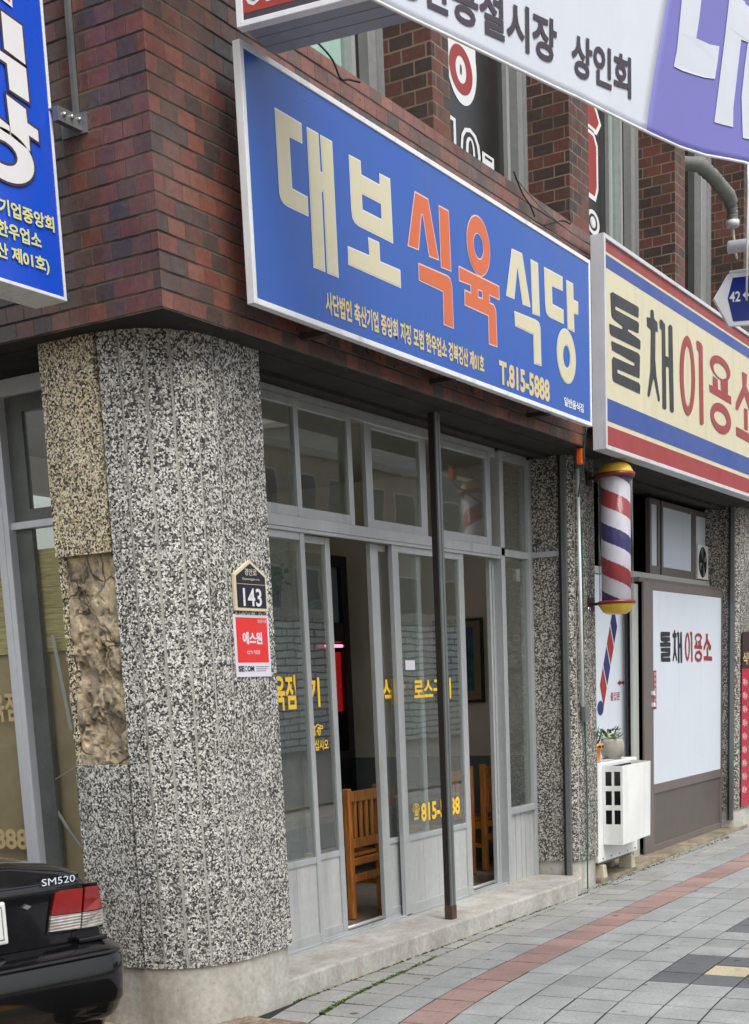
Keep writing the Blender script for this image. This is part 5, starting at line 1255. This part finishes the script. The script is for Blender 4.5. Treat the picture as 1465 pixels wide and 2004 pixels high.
# number plate
q = MB(); q.box(-1.245, -.425, .070, .086, .708, .866); PL = K(q, 'licence_plate', M['plate_white'], bevel=.012)
q = MB(); q.box(-1.225, -.443, .0685, .070, .724, .850); Kp(q, 'plate_border', M['galv'], PL)
q = MB(); q.box(-1.220, -.448, .0675, .0686, .729, .845); Kp(q, 'plate_face', M['plate_white'], PL)
# bumper swept round the tail
plan = []
hw = .930
def arcp(s, n=9, r=.17, rf=.22):
    return [(UC+s*(hw-r+r*math.sin(t/n*math.pi/2)), -.02+rf-rf*math.cos(t/n*math.pi/2)) for t in range(n+1)]
right = arcp(1)
plan = [(UC-(p[0]-UC), p[1]) for p in right[::-1]]
mid = [(UC+(hw-.17)*k/8, -.02-.012*(1-(k/8)**2)) for k in range(-7, 8)]
plan = [(UC-hw, .75)]+plan+mid+right+[(UC+hw, .75)]
sec = [(.11, .668), (.075, .662), (.012, .632), (0, .622), (.010, .617), (.010, .612), (.0, .606), (.0, .52), (.006, .44), (.014, .425), (.020, .418), (.028, .40), (.045, .37), (.09, .345), (.20, .34)]
q = MB(); q.smooth = True; vs = []
for i, (u, f_) in enumerate(plan):
    a = Vector(plan[max(i-1, 0)]); b_ = Vector(plan[min(i+1, len(plan)-1)]); t_ = (b_-a).normalized(); n_ = Vector((-t_.y, t_.x))
    for d, z in sec: vs.append((u+n_.x*d, f_+n_.y*d, z))
m_ = len(sec); q.add(vs, [(i*m_+k, (i)*m_+k+1, (i+1)*m_+k+1, (i+1)*m_+k) for i in range(len(plan)-1) for k in range(m_-1)])
K(q, 'bumper', M['bumper_blk'])
q = MB(); q.box(UC-.70, UC+.70, .2, .45, .20, .36); K(q, 'valance', M['black_plastic'])
q = MB(); q.smooth = False; q.box(-.138, -.01, .055, .11, .664, .684); K(q, 'bumper_step', M['bumper_blk'], bevel=.006)
for s in (-1, 1):
    for f_ in (.95, 3.65):
        q = MB(); cx = UC+s*.77
        q.lathe((0, 0, 0), [(.20, -.10), (.285, -.10), (.305, -.08), (.305, .08), (.285, .10), (.20, .10)], 36)
        q.v = [(cx+v[2], f_+v[0], .305+v[1]) for v in q.v]; wl = K(q, 'wheel', M['rubber'])
        q = MB(); q.lathe((0, 0, 0), [(.0, .085), (.06, .09), (.17, .075), (.20, .09), (.205, .09)], 36); q.v = [(cx+s*v[2], f_+v[0], .305+v[1]) for v in q.v]; Kp(q, 'rim', M['galv'], wl)
for s in (-1, 1):
    q = MB(); q.box(UC+s*.88, UC+s*1.02, 3.02, 3.10, .97, 1.09); K(q, 'wing_mirror', M['paint'], bevel=.02)
# ================================================================== the other side of the street (seen in the glass)
def far_building(x0, x1, y0, y1, h, m, lab, rows, cols_):
    t = thing('street_building', ((x0+x1)/2, (y0+y1)/2, -.15), lab, 'building')
    q = MB(); q.box(x0, x1, y0, y1, -.15, h); w = q.build('wall', M[m], t)
    q = MB(); q.box(x0-.15, x1+.15, y0-.15, y1+.15, h, h+.25); q.build('roof_edge', M['plinth'], t)
    if rows:
        dx = (x1-x0)/cols_
        for r in range(rows):
            for c in range(cols_):
                xa = x0+dx*c+dx*.2; z = 1.0+3.1*r
                q = MB(); q.box(xa-.06, xa+dx*.6+.06, y1-.02, y1+.05, z-.06, z+1.66); o = q.build('window', M['white_frame2'], t)
                p = MB(); p.box(xa, xa+dx*.6, y1+.05, y1+.06, z, z+1.6); p.build('pane', M['car_glass'], o)
    return t
M['pale_wall'] = brick_mat('pale_block_wall', [hexc(240, 242, 241), hexc(232, 236, 235), hexc(243, 243, 240)], hexc(96, 100, 98), .8, .2, .026, .6, .12)
M['beige_wall'] = concrete_mat('beige_render', hexc(190, 178, 156), hexc(168, 158, 140), .8)
M['grey_wall'] = concrete_mat('grey_render', hexc(150, 152, 152), hexc(126, 128, 130), .8)
far_building(24, 56, -19, -17.5, 3.5, 'pale_wall', 'low pale block building across the street from the restaurant', 0, 1)
far_building(38, 50, -30, -23.0, 9.5, 'beige_wall', 'beige three storey building across the street', 3, 5)
far_building(51, 68, -31, -23.0, 12.5, 'grey_wall', 'grey four storey building across the street', 4, 6)
far_building(-16, -4, -26, -17.0, 5, 'grey_wall', 'grey building across the street near the alley mouth', 2, 5)
far_building(-20, -5.5, 4.0, 18, 4.2, 'beige_wall', 'beige building on the far side of the alley', 0, 1)
rt_ = random.Random(4)
def tree(x, y, h, lab):
    t = thing('street_tree', (x, y, -.15), lab, 'tree', 'trees across the street')
    q = MB(); q.tube([(x, y, -.15), (x+.05, y, h*.3), (x-.05, y+.1, h*.55)], [.2, .15, .09], 10)
    for k in range(6):
        a = k*1.05; q.tube([(x, y, h*(.3+.03*k)), (x+.9*math.cos(a), y+.9*math.sin(a), h*(.5+.04*k)), (x+1.6*math.cos(a+.3), y+1.6*math.sin(a+.3), h*(.62+.05*k))], [.07, .05, .02], 6)
    q.build('trunk', M['bark'], t)
    q = MB(); cl = [(x+rt_.gauss(0, 1.2), y+rt_.gauss(0, 1.2), h*.68+rt_.gauss(0, h*.13), rt_.uniform(.5, 1.0)) for _ in range(26)]
    for cx, cy, cz, r in cl:
        for k in range(90):
            d = Vector((rt_.gauss(0, 1), rt_.gauss(0, 1), rt_.gauss(0, 1))).normalized()*r*rt_.random()**.4; n = Vector((rt_.gauss(0, 1), rt_.gauss(0, 1), rt_.gauss(0, 1))).normalized(); a = n.orthogonal().normalized()*.13; b_ = n.cross(a)
            p = Vector((cx, cy, cz))+d; q.add([p-a, p+b_*.6, p+a, p-b_*.6], [(0, 1, 2, 3)])
    q.build('crown', M['leaf'], t)
M['bark'] = plain('bark', hexc(84, 72, 60), .9, 0, .3, 8, .4, 30)
tree(29, -22.5, 8.5, 'leafy tree behind the low pale block building'); tree(32.5, -23, 9.5, 'tallest leafy tree behind the low pale block building'); tree(36, -22.5, 8, 'leafy tree beside the beige three storey building')
